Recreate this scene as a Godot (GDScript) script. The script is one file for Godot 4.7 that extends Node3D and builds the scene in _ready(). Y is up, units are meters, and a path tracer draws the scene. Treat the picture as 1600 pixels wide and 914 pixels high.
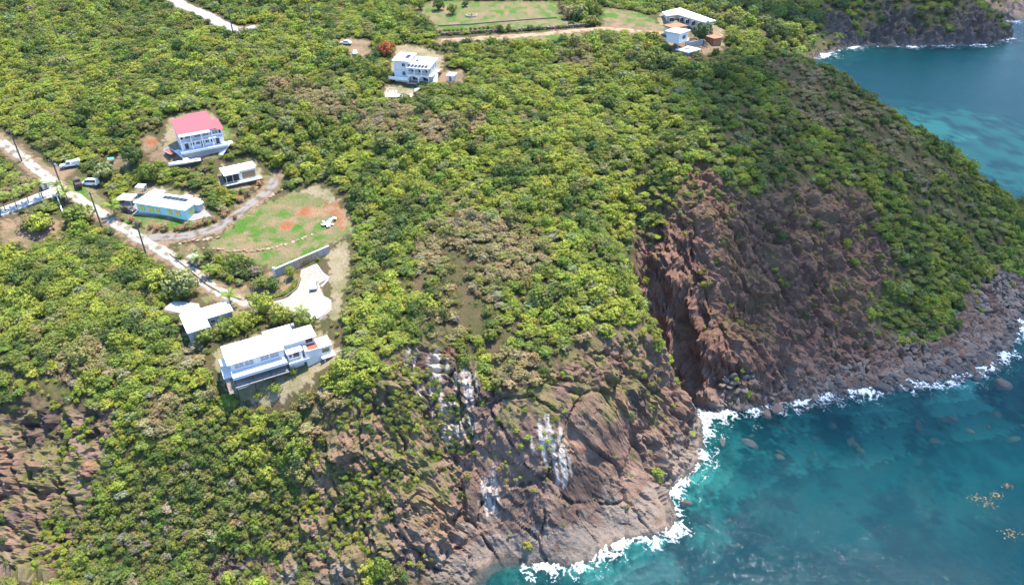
extends Node3D
# A steep green headland above a turquoise sea, seen from the air.
# World: x to the right, y up, z towards the viewer. Places on the ground are written (x, f) with f = -z.

const CONTROL := [-103, 89, 12, -105.7, 97.4, 18, -109.2, 105.8, 22, -111, 112.1, 27, -112, 117.7, 33, -114.8, 126.9, 40, -123.2, 142.9, 43, -133.6, 162.2, 46, -145.3, 184.3, 50, -158.7, 209.9, 55, -183, 257, 65, -205.5, 299.9, 73, -218.2, 324.4, 78, -120.4, 87.6, 14, -127.4, 104, 24, -131.8, 116.6, 34, -144.8, 141.4, 44, -168.7, 180.2, 52, -208.6, 246.7, 68, -250.8, 313.9, 80, -91.6, 90.4, 10, -95.1, 102.3, 18, -97.1, 112.1, 27, -98, 117.7, 33, -101.9, 128.8, 38.5, -80.3, 92.5, 7, -81.3, 97.6, 11.5, -82.2, 103.2, 17, -83.3, 112.1, 27, -84, 117.7, 33, -85.4, 122.8, 36, -91.9, 140.4, 41, -97.6, 154.4, 43, -102.4, 165.7, 44, -110.7, 186.2, 47, -116.4, 202.1, 52, -117.6, 207.4, 56, -123.7, 225, 62, -133.6, 250.2, 67, -147, 283.3, 72, -163.7, 324.4, 78, -67.9, 93.9, 5, -69.3, 104.4, 15.5, -70, 113.1, 26, -71.3, 119.9, 31, -71.9, 123.9, 35, -73.5, 130, 37.5, -78.6, 145.8, 41, -51, 95.3, 3, -51.5, 100.3, 8, -51.9, 105.7, 14, -52.3, 114.1, 25, -52.8, 119.9, 31, -53.2, 123.9, 35, -54, 127.8, 36.5, -56.3, 137.9, 39, -66.8, 180.2, 46, -72.1, 201.9, 50, -74, 212.7, 56, -77.8, 231.7, 64, -84.4, 258.9, 69, -92.1, 289.2, 73, -102.6, 329.6, 77, -64.9, 125.2, 35.8, -41.2, 130, 37.5, -52.8, 149.4, 40.5, -51.2, 156.8, 41.5, -55.9, 164, 44, -55.4, 186.2, 47, -81.5, 202.1, 52, -80.2, 165.7, 44, -96.7, 173.6, 45.5, -91.8, 186.3, 49, -99.1, 186.3, 49, -134, 203.5, 53.5, -133.8, 190.6, 51, -95.3, 206.3, 57.5, -80.9, 199.6, 51, -37.1, 94.9, 3.5, -37.6, 104.8, 15, -37.8, 113.1, 26, -38.1, 120.2, 34.5, -39.1, 128.1, 39, -42, 144.3, 42, -45.8, 164.8, 44.5, -50.5, 191.7, 50.5, -24.6, 94.6, 4, -24.8, 99.1, 9.5, -24.8, 104, 16, -25.1, 112.6, 26.5, -25.2, 119.1, 35.5, -25.7, 126.2, 40.5, -28.4, 149.1, 44.5, -29.9, 161.4, 46.5, -33.1, 188.5, 52, -36.2, 217.4, 60.5, -40.1, 250.2, 67, -43.8, 280.4, 71.5, -49.5, 327, 77.5, -33.4, 250.2, 67, -21.1, 138.2, 42.5, -23.4, 130.9, 40.5, -14.7, 124.8, 30.5, -16.5, 133.1, 37, -17.2, 145.1, 41.5, -12.4, 117.5, 21.5, -9.4, 111, 12, -6.5, 104.8, 2, -13.9, 96, 2, -4.4, 125.1, 34, -4.3, 118, 25, -1.5, 109.9, 9, -9.7, 152.9, 44, -10.9, 186.3, 53, -12, 216, 61, -13.6, 257.1, 69.5, -14.5, 279.1, 73, 7.3, 102.9, 0, 7.2, 107.1, 8, 7.2, 111.2, 16, 7.1, 116, 25, 7.2, 121, 30, 7.3, 127.8, 35.5, 7.6, 137.2, 39.5, 7.9, 147.7, 43.5, 8.2, 159.6, 47.5, 8.9, 183.1, 54.5, 9.9, 213.3, 62, 10.8, 243.3, 69, 11.8, 272.9, 74.5, 13, 306.6, 76.5, 13.6, 324.4, 78, 0, 167.9, 50.5, 19.5, 113.2, 5, 21, 117.7, 13, 20.9, 125.4, 26, 19.8, 134.5, 34, 18.6, 141.8, 40, 23, 156.7, 43.5, 19, 172.5, 50, 31, 120.1, 6, 36.9, 126.1, 4, 36.9, 115.7, 2, 31.3, 130.8, 19, 24.5, 123.5, 15.5, 31.5, 135.7, 25, 43.9, 141.9, 11, 47.8, 138.7, 2.5, 41, 147.8, 23.5, 36.5, 150.2, 30, 33, 153.2, 36, 28.9, 181.2, 47.5, 33.9, 195.2, 53, 40.5, 218.8, 60, 43.9, 246.7, 68, 46.9, 269.6, 73, 29.9, 164.9, 42.5, 73.9, 159.4, 5, 74.1, 165.8, 14, 75, 176.1, 25, 76.1, 184.7, 33, 77.8, 196.2, 42, 79.5, 204.9, 46.5, 82.8, 220.3, 53, 88.5, 243.9, 60, 95.1, 269.8, 66, 97.9, 280.9, 69, 97.2, 171.9, 4.5, 97.4, 178.6, 14, 98.4, 188.9, 26, 101.2, 204.3, 38, 105.5, 221.1, 46, 112.4, 245.2, 55, 122.1, 275.6, 62, 118.8, 175.1, 2, 122.5, 187.1, 8, 124.2, 198.9, 20, 128.6, 216.3, 32, 135.8, 239.5, 43, 143.6, 261.1, 49.5, 142.5, 182.2, 1.5, 150.9, 201.2, 6, 155.5, 215.7, 15, 161.7, 234.4, 25.5, 171.4, 257.8, 33, 181.3, 213.9, 3, 187.7, 227.8, 8, 200.9, 254.1, 14.5, 220.8, 239.6, 4, 60.3, 157.6, 6.5, 62.3, 173, 18, 64.5, 182.3, 30, 65.3, 191.7, 40, -117, 73.6, 0, -99.2, 74.9, 0, -75.8, 78, 0, -51.9, 82.6, 0, -32.4, 89.6, 0, -16.7, 94.9, 0, -5, 101.6, 0, 0, 102.9, 0, 14.5, 102.9, 0, 20.6, 105.5, 0, 26.1, 108.5, 0, 31.6, 109.9, 0, 39.2, 114.5, 0, 39.2, 120.4, 0, 39.6, 125.1, 0, 45.4, 129.8, 0, 49.9, 135.4, 0, 52.1, 143.7, 0, 53.7, 150, 0, 54.7, 152.7, 0, 64.1, 154, 0, 74.1, 156.7, 0, 86.2, 159.5, 0, 101, 163.8, 0, 115.3, 165.8, 0, 126, 168.2, 0, 137.3, 171.3, 0, 148.2, 175, 0, 157.5, 182.5, 0, 168.9, 194.8, 0, 176, 203.1, 0, 193.6, 213.5, 0, 220.8, 226.5, 0, 227.4, 535.9, 0, 257.2, 557.7, 0, 282.3, 559.6, 0, 301.8, 559.6, 0, 322.2, 561.5, 0, 342.7, 563.4, 0, 364.4, 567.3, 0, 384, 579.2, 0, 402.5, 604.2, 0, 423.6, 640.7, 0, 451.2, 662.9, 0, 516.3, 675.9, 0, 67.6, 280.5, 75, 77.5, 279.9, 72.8, 61.3, 286.4, 76, 37.2, 289.6, 75.3, 39.1, 307.7, 77.5, 70.4, 289.4, 77, 62.2, 292.5, 78, 14.4, 99.5, -3, 29.8, 105.9, -4, 48.1, 120.8, -4, 55.8, 140.9, -2, 70.7, 142.8, -4, 90.3, 147.8, -4, 122.1, 157.9, -3.5, 153.8, 170, -4, 65.5, 123.3, -7, 102, 131.8, -7, 144.4, 145.8, -7, 60.3, 105.3, -8, 91.6, 106.7, -10, 123.8, 108.2, -12, 0, 92.3, -3, 27.8, 89.5, -8, 188.5, 185.2, -6, 185.4, 149.8, -11, 107.1, 79, -14, 52.9, 78, -12, -25.4, 74.9, -6, -59.6, 63.8, -7, -92.2, 58.6, -7, 252.4, 542.5, -5, 232.7, 528.5, -4, 273.6, 553.2, -5, 300.3, 553.2, -5, 330.3, 555, -5, 355.5, 556.8, -5, 281.5, 532.4, -6, 237.6, 515.9, -6, 364, 546, -5, 249.8, 461, -7, 293.4, 421.1, -6, 251, 325.3, -5, 308.1, 492.1, -8, 447.9, 616.5, -8, 409, 510.6, -9, 321.8, 356.6, -8, 276.2, 255.4, -8, 235.3, 391, -3, 51, 156, -2, 50, 159, -2, 47, 165, -1.5, 44, 170, 2, 41.5, 175, 13, 61, 161, 16, 59.5, 167, 22, 57, 174, 28, 52, 180, 32, 43.4, 180, 29.2, 40.9, 187, 36, 52.2, 185, 41.4, 53.2, 195, 49, 50.4, 203, 53.7, 56.6, 218.5, 60.1, 61, 245, 68.5, 205.5, 522, 4.1, 193.1, 522, 8.5, 181.8, 525, 13.1, 188.5, 550, 17.1, 202.8, 600, 20.5, 142.6, 560, 24, 151.4, 600, 25.3, 229.1, 552, 7.5, 235.9, 575, 13.9, 244.8, 605, 22, 260.9, 572, 7.5, 265.1, 588, 15.8, 271, 608, 23.8, 290, 571, 7.7, 293.5, 586, 18.6, 297.7, 600, 25.3, 318.9, 570, 7.9, 322.2, 584, 19, 326.9, 598, 25.7, 348.7, 572, 9.8, 354.7, 590, 20.2, 368, 576, 10.3, 376.4, 598, 20.9, 383.4, 590, 13, 472.6, 690, 1.5, 110, 300, 55, 135, 300, 42, 150, 330, 16, 160, 352, 0, 157, 285, 28, 167, 306, 7, 172, 319, -1, 182, 281, 12, 188, 293, -1, 206, 267, 5, 211, 276, -1, 222, 258, 1, 80, 330, 66, 70, 310, 74, 95, 305, 66, 95, 390, 40, 125, 400, 10, 135, 430, 2, 175, 490, 1, 90, 470, 30, 70, 400, 50, 0, 380, 82, -100, 380, 84, -250, 380, 86, 0, 480, 90, -150, 600, 100, 100, 680, 40, 200, 690, 38, 300, 690, 36, 380, 690, 26, 420, 640, -3, 420, 560, -6]
const ROCK_AREAS := [[50.9, 206.5, 60.9, 205.9, 64.2, 200.7, 74, 197.8, 81.8, 205.6, 100.8, 211.9, 116.3, 217, 119.3, 209.6, 125.1, 202.4, 121.3, 195.2, 106.2, 185.3, 109.2, 181.5, 120.5, 180.2, 136.1, 182.3, 147, 192.6, 157.3, 205.7, 167.1, 214.8, 185.1, 222.1, 210.8, 227.4, 204.6, 216.4, 175.9, 203, 148.2, 175, 94.9, 162.9, 66, 154.2, 60.3, 157.5, 56.9, 162.2, 57.1, 168.8, 61.9, 179.2, 57.7, 181.9, 53.3, 186.6],
	[-23.1, 127.8, -16.8, 139.6, -11.9, 130.7, -5.8, 125.6, 1.4, 123.2, 8.8, 127.5, 19.9, 136.3, 32.1, 144.8, 39, 148.2, 53.1, 154, 49.9, 135.4, 38.9, 114.9, 14.5, 103.4, -4.3, 102.1, -8.4, 97.2, -52.3, 95.1, -54.3, 101.1, -46.3, 108, -40.7, 113.4, -36.5, 118, -28.1, 121.9],
	[-111.9, 116.8, -104.2, 119.1, -96.6, 117.3, -86.3, 118.3, -86.7, 112.9, -90.2, 108.3, -90.5, 102.6, -92, 98.3, -91.6, 90.4, -112.6, 88.4, -122.4, 116.1],
	[-67.9, 93.9, -64.9, 100.3, -55.4, 98.2, -52.3, 95.1],
	[44, 150, 40, 160, 36, 172, 36, 186, 46, 192, 62, 188, 64, 160, 56, 150]]
const AREA_LAWN := [[-83.8, 170.2, -79.6, 174.7, -77.3, 182.6, -73.8, 188.9, -68.5, 193, -64.4, 195.6, -58.2, 192.6, -50.5, 188, -46.8, 179.9, -43.6, 173.5, -50, 168.7, -61.5, 161.1, -66.6, 161.9, -68.9, 163.2, -77, 167.1],
	[-112.5, 185.3, -90.3, 181.3, -84.7, 180.4, -88.5, 175.6, -101.3, 176.4, -110.9, 181.3],
	[-92.8, 218.1, -88.7, 217.5, -86.8, 214.7, -89.6, 212.5],
	[-131.9, 196.5, -130.1, 199.5, -125.4, 198.1, -121.8, 192, -117.1, 189.1, -119.4, 186.7, -126.7, 191.4],
	[-40.1, 316.2, -34.8, 322.7, 19, 321.9, 19.7, 296.8, 28.1, 290.4, 0, 285.3, -27.1, 286.3, -32.9, 301.8],
	[-23.6, 277.1, 26.1, 280.4, 26.7, 275.6, 7, 270.1],
	[37.7, 311.6, 49.4, 305, 57.4, 286.4, 59.2, 282, 47.4, 281.2, 39.9, 284.8, 35.5, 289.5],
	[-77.6, 148.6, -77.1, 151.3, -73.3, 148.8, -73.9, 147.6],
	[-115.4, 184.4, -110, 180, -100.1, 173.2, -102.8, 173.3, -111.5, 179.4]]
const AREA_DRY := [[-65.4, 126.6, -61.8, 124.5, -52.3, 127.6, -47.5, 129, -44.2, 128.5, -44.1, 124.9, -51.9, 121, -58.7, 120.8, -63.9, 122.8],
	[-43.9, 174, -45.6, 179, -47.3, 183.5, -52, 189.4],
	[-50.4, 166.5, -45.1, 170.9, -42.6, 164.2, -41.8, 151.6, -41.3, 140.2, -43.8, 140.7, -44.2, 147.3, -47.2, 158.3],
	[-65.8, 195.5, -59.2, 196.9, -52.5, 192.4, -49.8, 187.3, -58.3, 192.1]]
const AREA_DIRT := [[-141.4, 177, -135.2, 179.7, -126.3, 179.5, -124.6, 174.5, -129.1, 167.3, -136.1, 166.9],
	[-115.1, 213.5, -111.7, 214.2, -108.6, 210.6, -110.7, 207.4, -113.6, 208.6],
	[-111.5, 207.4, -106.8, 209.4, -103, 206.8, -96.3, 202.9, -89.8, 206.5, -88.6, 205.4, -96.7, 201.1, -103, 202.4, -110.3, 204.4],
	[-142.1, 202.5, -133.2, 203.4, -132.3, 200.2, -133.2, 197.3, -135.4, 196.1],
	[36.7, 297.5, 47, 288.9, 56.8, 282.6, 57.9, 280.2, 47.4, 280.6, 39.9, 284.8, 36, 289.5],
	[57.8, 279.7, 64.4, 290.4, 145.8, 535.3, 78.6, 279.4, 77.6, 271.1, 69.3, 264, 59.5, 261.6],
	[-65.4, 283.2, -54.6, 281.6, -52.1, 265, -57.4, 264.9, -62.7, 272.2],
	[-42.5, 243.3, -24.1, 245.2, -17.4, 243.3, -17.5, 252.8, -24.7, 253, -33.3, 249.2],
	[-71.5, 152.5, -67.6, 153.9, -67, 157.2, -62, 159.8, -55.4, 159, -54.5, 155.3, -57.6, 151, -61, 149.1, -66.3, 149.2],
	[-75.2, 199.1, -73.3, 203.6, -69.9, 201.2, -71.6, 195.9, -76.4, 182.7, -78.9, 181.9],
	[-124.7, 204.7, -115, 208.6, -113.5, 206.5, -116.7, 203.5, -120, 201.7],
	[-90.2, 172.2, -80.2, 165.7, -74.2, 162.6, -76.5, 159.2, -83.9, 161.6, -89.1, 166.8]]
const AREA_RED := [[-62.3, 185.1, -60.4, 188, -52.7, 187.3, -49.2, 184.1, -46.1, 177.8, -48.1, 177.7, -51.4, 183.5, -60.4, 183.6],
	[-65.4, 179.7, -63.8, 182.9, -61.9, 181, -61.9, 176.6, -64.1, 176.6],
	[-55.9, 189.2, -49.9, 187.8, -45.6, 179, -46.1, 174.5, -48.5, 177.8, -49.5, 183.1],
	[-114.2, 212.7, -111.9, 213.6, -109.9, 211, -111.9, 209.6]]
const AREA_CONCRETE := [[-60.5, 148.7, -56.3, 150.6, -54.6, 154.8, -55.1, 159, -55.2, 160.4, -52, 162.2, -46.7, 157.2, -49.6, 155.5, -47.2, 150.1, -44.7, 147.5, -43.8, 143.8, -46.2, 141.2, -50.1, 143, -52.7, 144.6, -56.5, 146, -60.4, 146.8],
	[-114.5, 188.9, -108.2, 192.6, -90.5, 187, -85.2, 182.3, -89.8, 179.8, -108.9, 184.2],
	[-144.5, 182.8, -136.9, 189.9, -133.1, 193.7, -129.7, 190.6, -133.3, 188.1, -137.3, 184.1, -142.5, 179],
	[-85.3, 144.4, -83.7, 147.5, -77.4, 147, -76.5, 145, -79.2, 143]]
const BUILT_AREAS := [[-69.1, 132.6, -52.6, 140.4, -46.7, 139.8, -39.9, 131.8, -39.2, 128.5, -61.4, 122.7, -66.4, 125.3],
	[-77.7, 136.2, -79, 142.4, -68.8, 148.6, -65.9, 144.1, -72.5, 136.4],
	[-105.8, 204.3, -109.9, 222.3, -98.3, 226.6, -90.3, 216.2, -89.2, 208, -95.9, 201.1],
	[-87, 195, -87.8, 201.8, -79.2, 207.4, -75.1, 202.6, -81.3, 193.8],
	[-113.9, 187.5, -111.9, 196.1, -90.6, 189.6, -87.2, 182.9, -97, 179.7],
	[-43.4, 255.1, -43.4, 277.3, -34.7, 275.2, -25.1, 265.1, -24.6, 251.5, -35.5, 249.2],
	[-43.5, 236.1, -42.8, 243.7, -33.1, 242.5, -32.4, 236.2],
	[57.2, 291.6, 125.8, 564.4, 151, 543.6, 78.5, 275.4, 67.7, 261.5, 57.7, 264.4]]
const TRACK := [-169.8, 220.4, -161.4, 215.5, -151.4, 208.4, -145.4, 203.1, -136.3, 196, -132, 192.2, -127.2, 190.1, -118.7, 185.1, -110.3, 179.1, -102, 173, -94.5, 167.7, -86.2, 161.5, -77.9, 154.4, -73.1, 151.2, -66, 148.2, -59.6, 147.8]
const DRIVE := [-102.2, 173.5, -96.6, 173.3, -91.5, 173.5, -86.6, 175.2, -83, 177.3, -80.6, 180.8, -78, 184.9, -75.9, 190.2, -73.8, 194.7, -72.5, 198.9, -72.3, 202]
const UPPER_LANE := [-145.5, 326.8, -139.1, 319.3, -128.1, 310.6, -115.3, 297.5, -107.1, 291.1, -101.1, 294.8]
const RIDGE_LANE := [-26.6, 278.8, -14.5, 278.5, 0, 277.5, 12, 277.9, 26.3, 282.7, 36.8, 285.8, 48.4, 281.2, 57.3, 279.7]
const TINT_DRY := [-75, 237.8, 12, -59, 231.6, 12.4, -41, 223.3, 12.9, -22.1, 216.7, 9.8, -12.1, 217.7, 7.9, 0, 160.6, 12.7, -9.5, 149, 8.9, -15.4, 141, 6.5, -97.6, 128.8, 8.2, -73.5, 130, 5.1, -2.4, 276.2, 6.7, 22.6, 257.6, 9.5, -142.6, 193.5, 7.9, 0, 127.3, 8.2, 21.2, 131.3, 10.6, 105.4, 245.9, 12.6, 125.3, 247.3, 14.4, 66.4, 261.1, 9.6, 105.4, 263.3, 14.8, 142.1, 242.6, 12.8, -18.2, 161, 10.4, -6.7, 164.4, 11.7, -13.8, 172.4, 7.3, -42.5, 119.1, 6, -77.7, 118.8, 5.9]
const TINT_BRIGHT := [13.2, 160, 16.1, 23.8, 147, 13.3, -83.3, 273.2, 20, -166, 250.9, 37.7, 4.3, 239.7, 21, 24.1, 218, 22.5, -102.1, 189.5, 15.6, -30.6, 141.9, 12.8, -23.1, 127.8, 8.1, -84.4, 110.2, 11.6, -66.2, 124.1, 12.1, 0, 142.4, 10.8, -18.9, 198, 21.2, -96.4, 223.8, 17.2, 44.5, 234.5, 14.8, -114.8, 138.5, 8.5, -5.9, 131, 6.2]
const TINT_DARK := [-147, 283.3, 20.6, -144.7, 310.1, 22.1, -52.7, 260.1, 12.8, -12.1, 134.9, 8.4, -27.6, 171.5, 14.5, -17.5, 175.6, 9.8, -106.9, 112.1, 4.9]
const TINT_DULL := [-75.2, 99.3, 21.1, -65.6, 108.2, 13.7, -55.9, 103.7, 9.8, -83.3, 95.4, 11.3, 120.8, 257.3, 26, 106.7, 267.8, 16.6, -19.4, 154.6, 11.3, 136.7, 242.3, 25.5, 162.5, 236.9, 19.5, 83.5, 223.1, 17.5, -6.2, 141.1, 10.8]
const SAND := [108.9, 136.5, 24, 55.6, 121.4, 16, 76.4, 141.3, 18, 47.2, 119.4, 12, 32.2, 104.6, 14, 246.2, 393.1, 70, 227, 398.4, 40, 243.5, 337.4, 70, 137.8, 151.4, 20, 81, 125.5, 20, 19.9, 98.8, 10]
const SLAB := [4.3, 109.4, 17, 7.2, 113.3, 14, 17.9, 114, 16, 28.9, 115.6, 10, 11.6, 115.4, 13, -1.5, 106.7, 10, 24.4, 121.3, 10, -5.8, 112.7, 6]
const SCRUBBY := [-33.5, 115.8, 10, -27.8, 110.6, 9, -39.1, 108.3, 9, -22.5, 116.7, 9, -46.1, 102.9, 9, -33.2, 102.6, 9, -19.7, 109.1, 7, 19.5, 130.3, 9, 33.4, 138.2, 8, 5.8, 124, 9, -14.6, 122.6, 6, -101.7, 108.1, 9, -95.5, 95.6, 8, 66.7, 184.9, 9, 89.2, 200, 9, 102.8, 186.6, 10, 59.2, 193.7, 8, 74.9, 173.7, 8, 112.5, 200.9, 8]
const WHITE_STAIN := [-19.3, 128.5, 5, -18.6, 125.3, 4, -9.4, 127.8, 4, -9.1, 125.4, 3.5, 10.5, 116.9, 4.5, 10.8, 115.4, 3.5, -14.5, 120.6, 4, -11.4, 119.2, 4, -5.1, 112, 3, 7.1, 116.6, 3]
const FOAM_SPOTS := [-2.9, 101.3, 7.2, 101.6, 15.9, 102.3, 24.4, 107.1, 29.9, 108.8, 38.2, 113.4, 41.9, 124.5, 40.7, 127.5, 49.9, 135.4, 55.9, 150, 61.5, 150.8, 68, 151.4, 76, 154, 83.2, 156.2, 91.2, 157.8, 104, 161.8, 122.4, 164.7, 135.7, 168.2, 146.8, 172.5, 154.3, 177.6, 169.8, 196.4, 169.9, 193, 229.1, 534.1, 260.5, 554, 304, 554, 330, 557.7, 356.3, 561.5, 386.7, 580.8, 427.2, 641.4]
const POLES := [-150, 205.7, -130, 190, -114.9, 178.2, -97.5, 165.6, -172.1, 279.9, -107.4, 285.6, -78.7, 293]
const BUSH_ROW := [-110.6, 181.6, -107.5, 180.7, -104.8, 178.6, -100.6, 177.2, -98.5, 176.3, -96.3, 176.2, -93.1, 176.1, -91.3, 176.1, -90.3, 176.9, -88.4, 177, -87.2, 178.1, -85.7, 179, -83.8, 180.2, -81.7, 182.4, -81.3, 183.9, -78.5, 181.9, -79.3, 189.8, -78.3, 193.1, -77.2, 195.9, -76, 198.3]
const CLOUD_SHADE := [[150.0, 215.0, 95.0, 62.0, "broad cumulus cloud high above the far headland"], [300.0, 620.0, 140.0, 60.0, "broad cumulus cloud high above the far bay"]]

# ------------------------------------------------------------------ small tools
class Soup:
	var v := PackedVector3Array()
	var c := PackedColorArray()
	var tone := Color.WHITE
	func tri(a: Vector3, b: Vector3, d: Vector3) -> void:
		v.append(a); v.append(b); v.append(d)
		c.append(tone); c.append(tone); c.append(tone)
	func quad(a: Vector3, b: Vector3, d: Vector3, e: Vector3) -> void:
		tri(a, b, d); tri(a, d, e)
	func box(at: Vector3, size: Vector3, b := Basis()) -> void:
		var p := []
		for k in 8:
			p.append(at + b * (Vector3((k & 1) - 0.5, (k >> 1 & 1) - 0.5, (k >> 2 & 1) - 0.5) * size))
		quad(p[0], p[1], p[3], p[2]); quad(p[4], p[6], p[7], p[5])
		quad(p[0], p[4], p[5], p[1]); quad(p[2], p[3], p[7], p[6])
		quad(p[0], p[2], p[6], p[4]); quad(p[1], p[5], p[7], p[3])
	func tube(a: Vector3, b: Vector3, ra: float, rb: float, n := 6, caps := true) -> void:
		var d := (b - a).normalized()
		var u := d.cross(Vector3.RIGHT if absf(d.x) < 0.8 else Vector3.FORWARD).normalized()
		var w := d.cross(u)
		for k in n:
			var s := TAU * k / n
			var t := TAU * (k + 1) / n
			var e := u * cos(s) + w * sin(s)
			var g := u * cos(t) + w * sin(t)
			quad(a + e * ra, a + g * ra, b + g * rb, b + e * rb)
			if caps:
				tri(a, a + g * ra, a + e * ra)
				tri(b, b + e * rb, b + g * rb)
	func prism(side: PackedVector2Array, z0: float, z1: float, inset := 0.0) -> void:
		# side: outline in x, y; runs from z0 to z1, upper points drawn in by inset
		var n := side.size()
		var top := -1e9
		var low := 1e9
		for q in side:
			top = maxf(top, q.y); low = minf(low, q.y)
		var f := []
		var b := []
		for q in side:
			var k := inset * (q.y - low) / maxf(top - low, 0.001)
			f.append(Vector3(q.x, q.y, z1 - k)); b.append(Vector3(q.x, q.y, z0 + k))
		var tris := Geometry2D.triangulate_polygon(side)
		for k in range(0, tris.size(), 3):
			tri(f[tris[k]], f[tris[k + 1]], f[tris[k + 2]])
			tri(b[tris[k]], b[tris[k + 2]], b[tris[k + 1]])
		for k in n:
			var m := (k + 1) % n
			quad(f[k], b[k], b[m], f[m])
	func mesh(m: Material) -> ArrayMesh:
		var a := []
		a.resize(Mesh.ARRAY_MAX)
		a[Mesh.ARRAY_VERTEX] = v
		a[Mesh.ARRAY_COLOR] = c
		var out := ArrayMesh.new()
		out.add_surface_from_arrays(Mesh.PRIMITIVE_TRIANGLES, a)
		out.surface_set_material(0, m)
		return out

func smooth_mesh(v: PackedVector3Array, n: PackedVector3Array, c: PackedColorArray, idx: PackedInt32Array, m: Material) -> ArrayMesh:
	var a := []
	a.resize(Mesh.ARRAY_MAX)
	a[Mesh.ARRAY_VERTEX] = v
	if n.size():
		a[Mesh.ARRAY_NORMAL] = n
	if c.size():
		a[Mesh.ARRAY_COLOR] = c
	if idx.size():
		a[Mesh.ARRAY_INDEX] = idx
	var out := ArrayMesh.new()
	out.add_surface_from_arrays(Mesh.PRIMITIVE_TRIANGLES, a)
	out.surface_set_material(0, m)
	return out

var taken := {}
func numbered(called: String) -> String:
	if not taken.has(called):
		taken[called] = 0
		return called
	taken[called] += 1
	return "%s_%03d" % [called, taken[called]]

func tag(o: Node, label := "", category := "", group := "", kind := "") -> void:
	if label: o.set_meta("label", label)
	if category: o.set_meta("category", category)
	if group: o.set_meta("group", group)
	if kind: o.set_meta("kind", kind)

func thing(called: String, label: String, category: String, at: Vector3, turn := 0.0, group := "") -> Node3D:
	var o := Node3D.new()
	o.name = numbered(called)
	add_child(o)
	o.position = at
	o.rotation.y = turn
	tag(o, label, category, group)
	return o

func part(called: String, m: Mesh, parent: Node, at := Vector3.ZERO, turn := Vector3.ZERO, label := "") -> MeshInstance3D:
	var o := MeshInstance3D.new()
	o.name = numbered(called) if parent == self else called
	o.mesh = m
	parent.add_child(o, true)
	o.position = at
	o.rotation = turn
	if label: o.set_meta("label", label)
	return o

var boxes := {}
func box(called: String, parent: Node, m: Material, x0: float, x1: float, y0: float, y1: float, z0: float, z1: float, turn := Vector3.ZERO) -> MeshInstance3D:
	# a plain board, slab or wall between those limits, its edges slightly broken
	var size := Vector3(absf(x1 - x0), absf(y1 - y0), absf(z1 - z0))
	var key := [m, size.snapped(Vector3.ONE * 0.005)]
	if not boxes.has(key):
		var b := minf(0.03, size[size.min_axis_index()] * 0.3)
		var s := Soup.new()
		var h := size / 2
		var p := func(x, y, z): return Vector3(x, y, z)
		for a in 3:
			for sg in [-1.0, 1.0]:
				var u: int = (a + 1) % 3
				var w: int = (a + 2) % 3
				var q := []
				for e in [[-1, -1], [1, -1], [1, 1], [-1, 1]]:
					var t := Vector3.ZERO
					t[a] = sg * h[a]; t[u] = e[0] * (h[u] - b); t[w] = e[1] * (h[w] - b)
					q.append(t)
				s.quad(q[0], q[1], q[2], q[3])
		for a in 3:
			var u: int = (a + 1) % 3
			var w: int = (a + 2) % 3
			for e in [[-1, -1], [1, -1], [1, 1], [-1, 1]]:
				var q := []
				for g in [[-1, 0], [1, 0], [1, 1], [-1, 1]]:
					var t := Vector3.ZERO
					t[a] = g[0] * (h[a] - b)
					t[u] = e[0] * (h[u] if g[1] == 0 else h[u] - b)
					t[w] = e[1] * (h[w] - b if g[1] == 0 else h[w])
					q.append(t)
				s.quad(q[0], q[1], q[2], q[3])
		boxes[key] = s.mesh(m)
	return part(called, boxes[key], parent, Vector3((x0 + x1) / 2, (y0 + y1) / 2, (z0 + z1) / 2), turn)

func lin(r: float, g: float, b: float, a := 1.0) -> Color:
	var c := Color(r, g, b).linear_to_srgb()
	c.a = a
	return c

var grains := {}
func grain(kind: String) -> Texture2D:
	# computed surface textures: light and dark flecks, or relief
	if grains.has(kind):
		return grains[kind]
	var n := FastNoiseLite.new()
	n.seed = kind.hash() % 1000
	n.fractal_type = FastNoiseLite.FRACTAL_FBM
	n.fractal_octaves = 6
	n.frequency = 0.012
	var t := NoiseTexture2D.new()
	t.width = 512
	t.height = 512
	t.seamless = true
	var ramp := Gradient.new()
	match kind:
		"rock":
			n.frequency = 0.014
			n.fractal_gain = 0.62
			ramp.set_color(0, lin(0.50, 0.47, 0.46)); ramp.set_color(1, lin(1, 0.98, 0.95))
			ramp.add_point(0.45, lin(0.74, 0.70, 0.68))
			t.color_ramp = ramp
		"rock_relief":
			n.frequency = 0.018
			n.fractal_type = FastNoiseLite.FRACTAL_RIDGED
			n.fractal_gain = 0.6
		"soil":
			n.frequency = 0.03
			ramp.set_color(0, lin(0.62, 0.6, 0.56)); ramp.set_color(1, lin(1, 1, 1))
			t.color_ramp = ramp
		"plaster":
			n.frequency = 0.02
			ramp.set_color(0, lin(0.80, 0.80, 0.79)); ramp.set_color(1, lin(1, 1, 1))
			t.color_ramp = ramp
		"concrete":
			n.frequency = 0.02
			n.fractal_gain = 0.65
			ramp.set_color(0, lin(0.55, 0.52, 0.48)); ramp.set_color(1, lin(1, 1, 1))
			ramp.add_point(0.5, lin(0.88, 0.86, 0.83))
			t.color_ramp = ramp
		"wave":
			n.frequency = 0.02
			n.fractal_octaves = 5
			n.fractal_gain = 0.55
	t.noise = n
	grains[kind] = t
	return t

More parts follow.
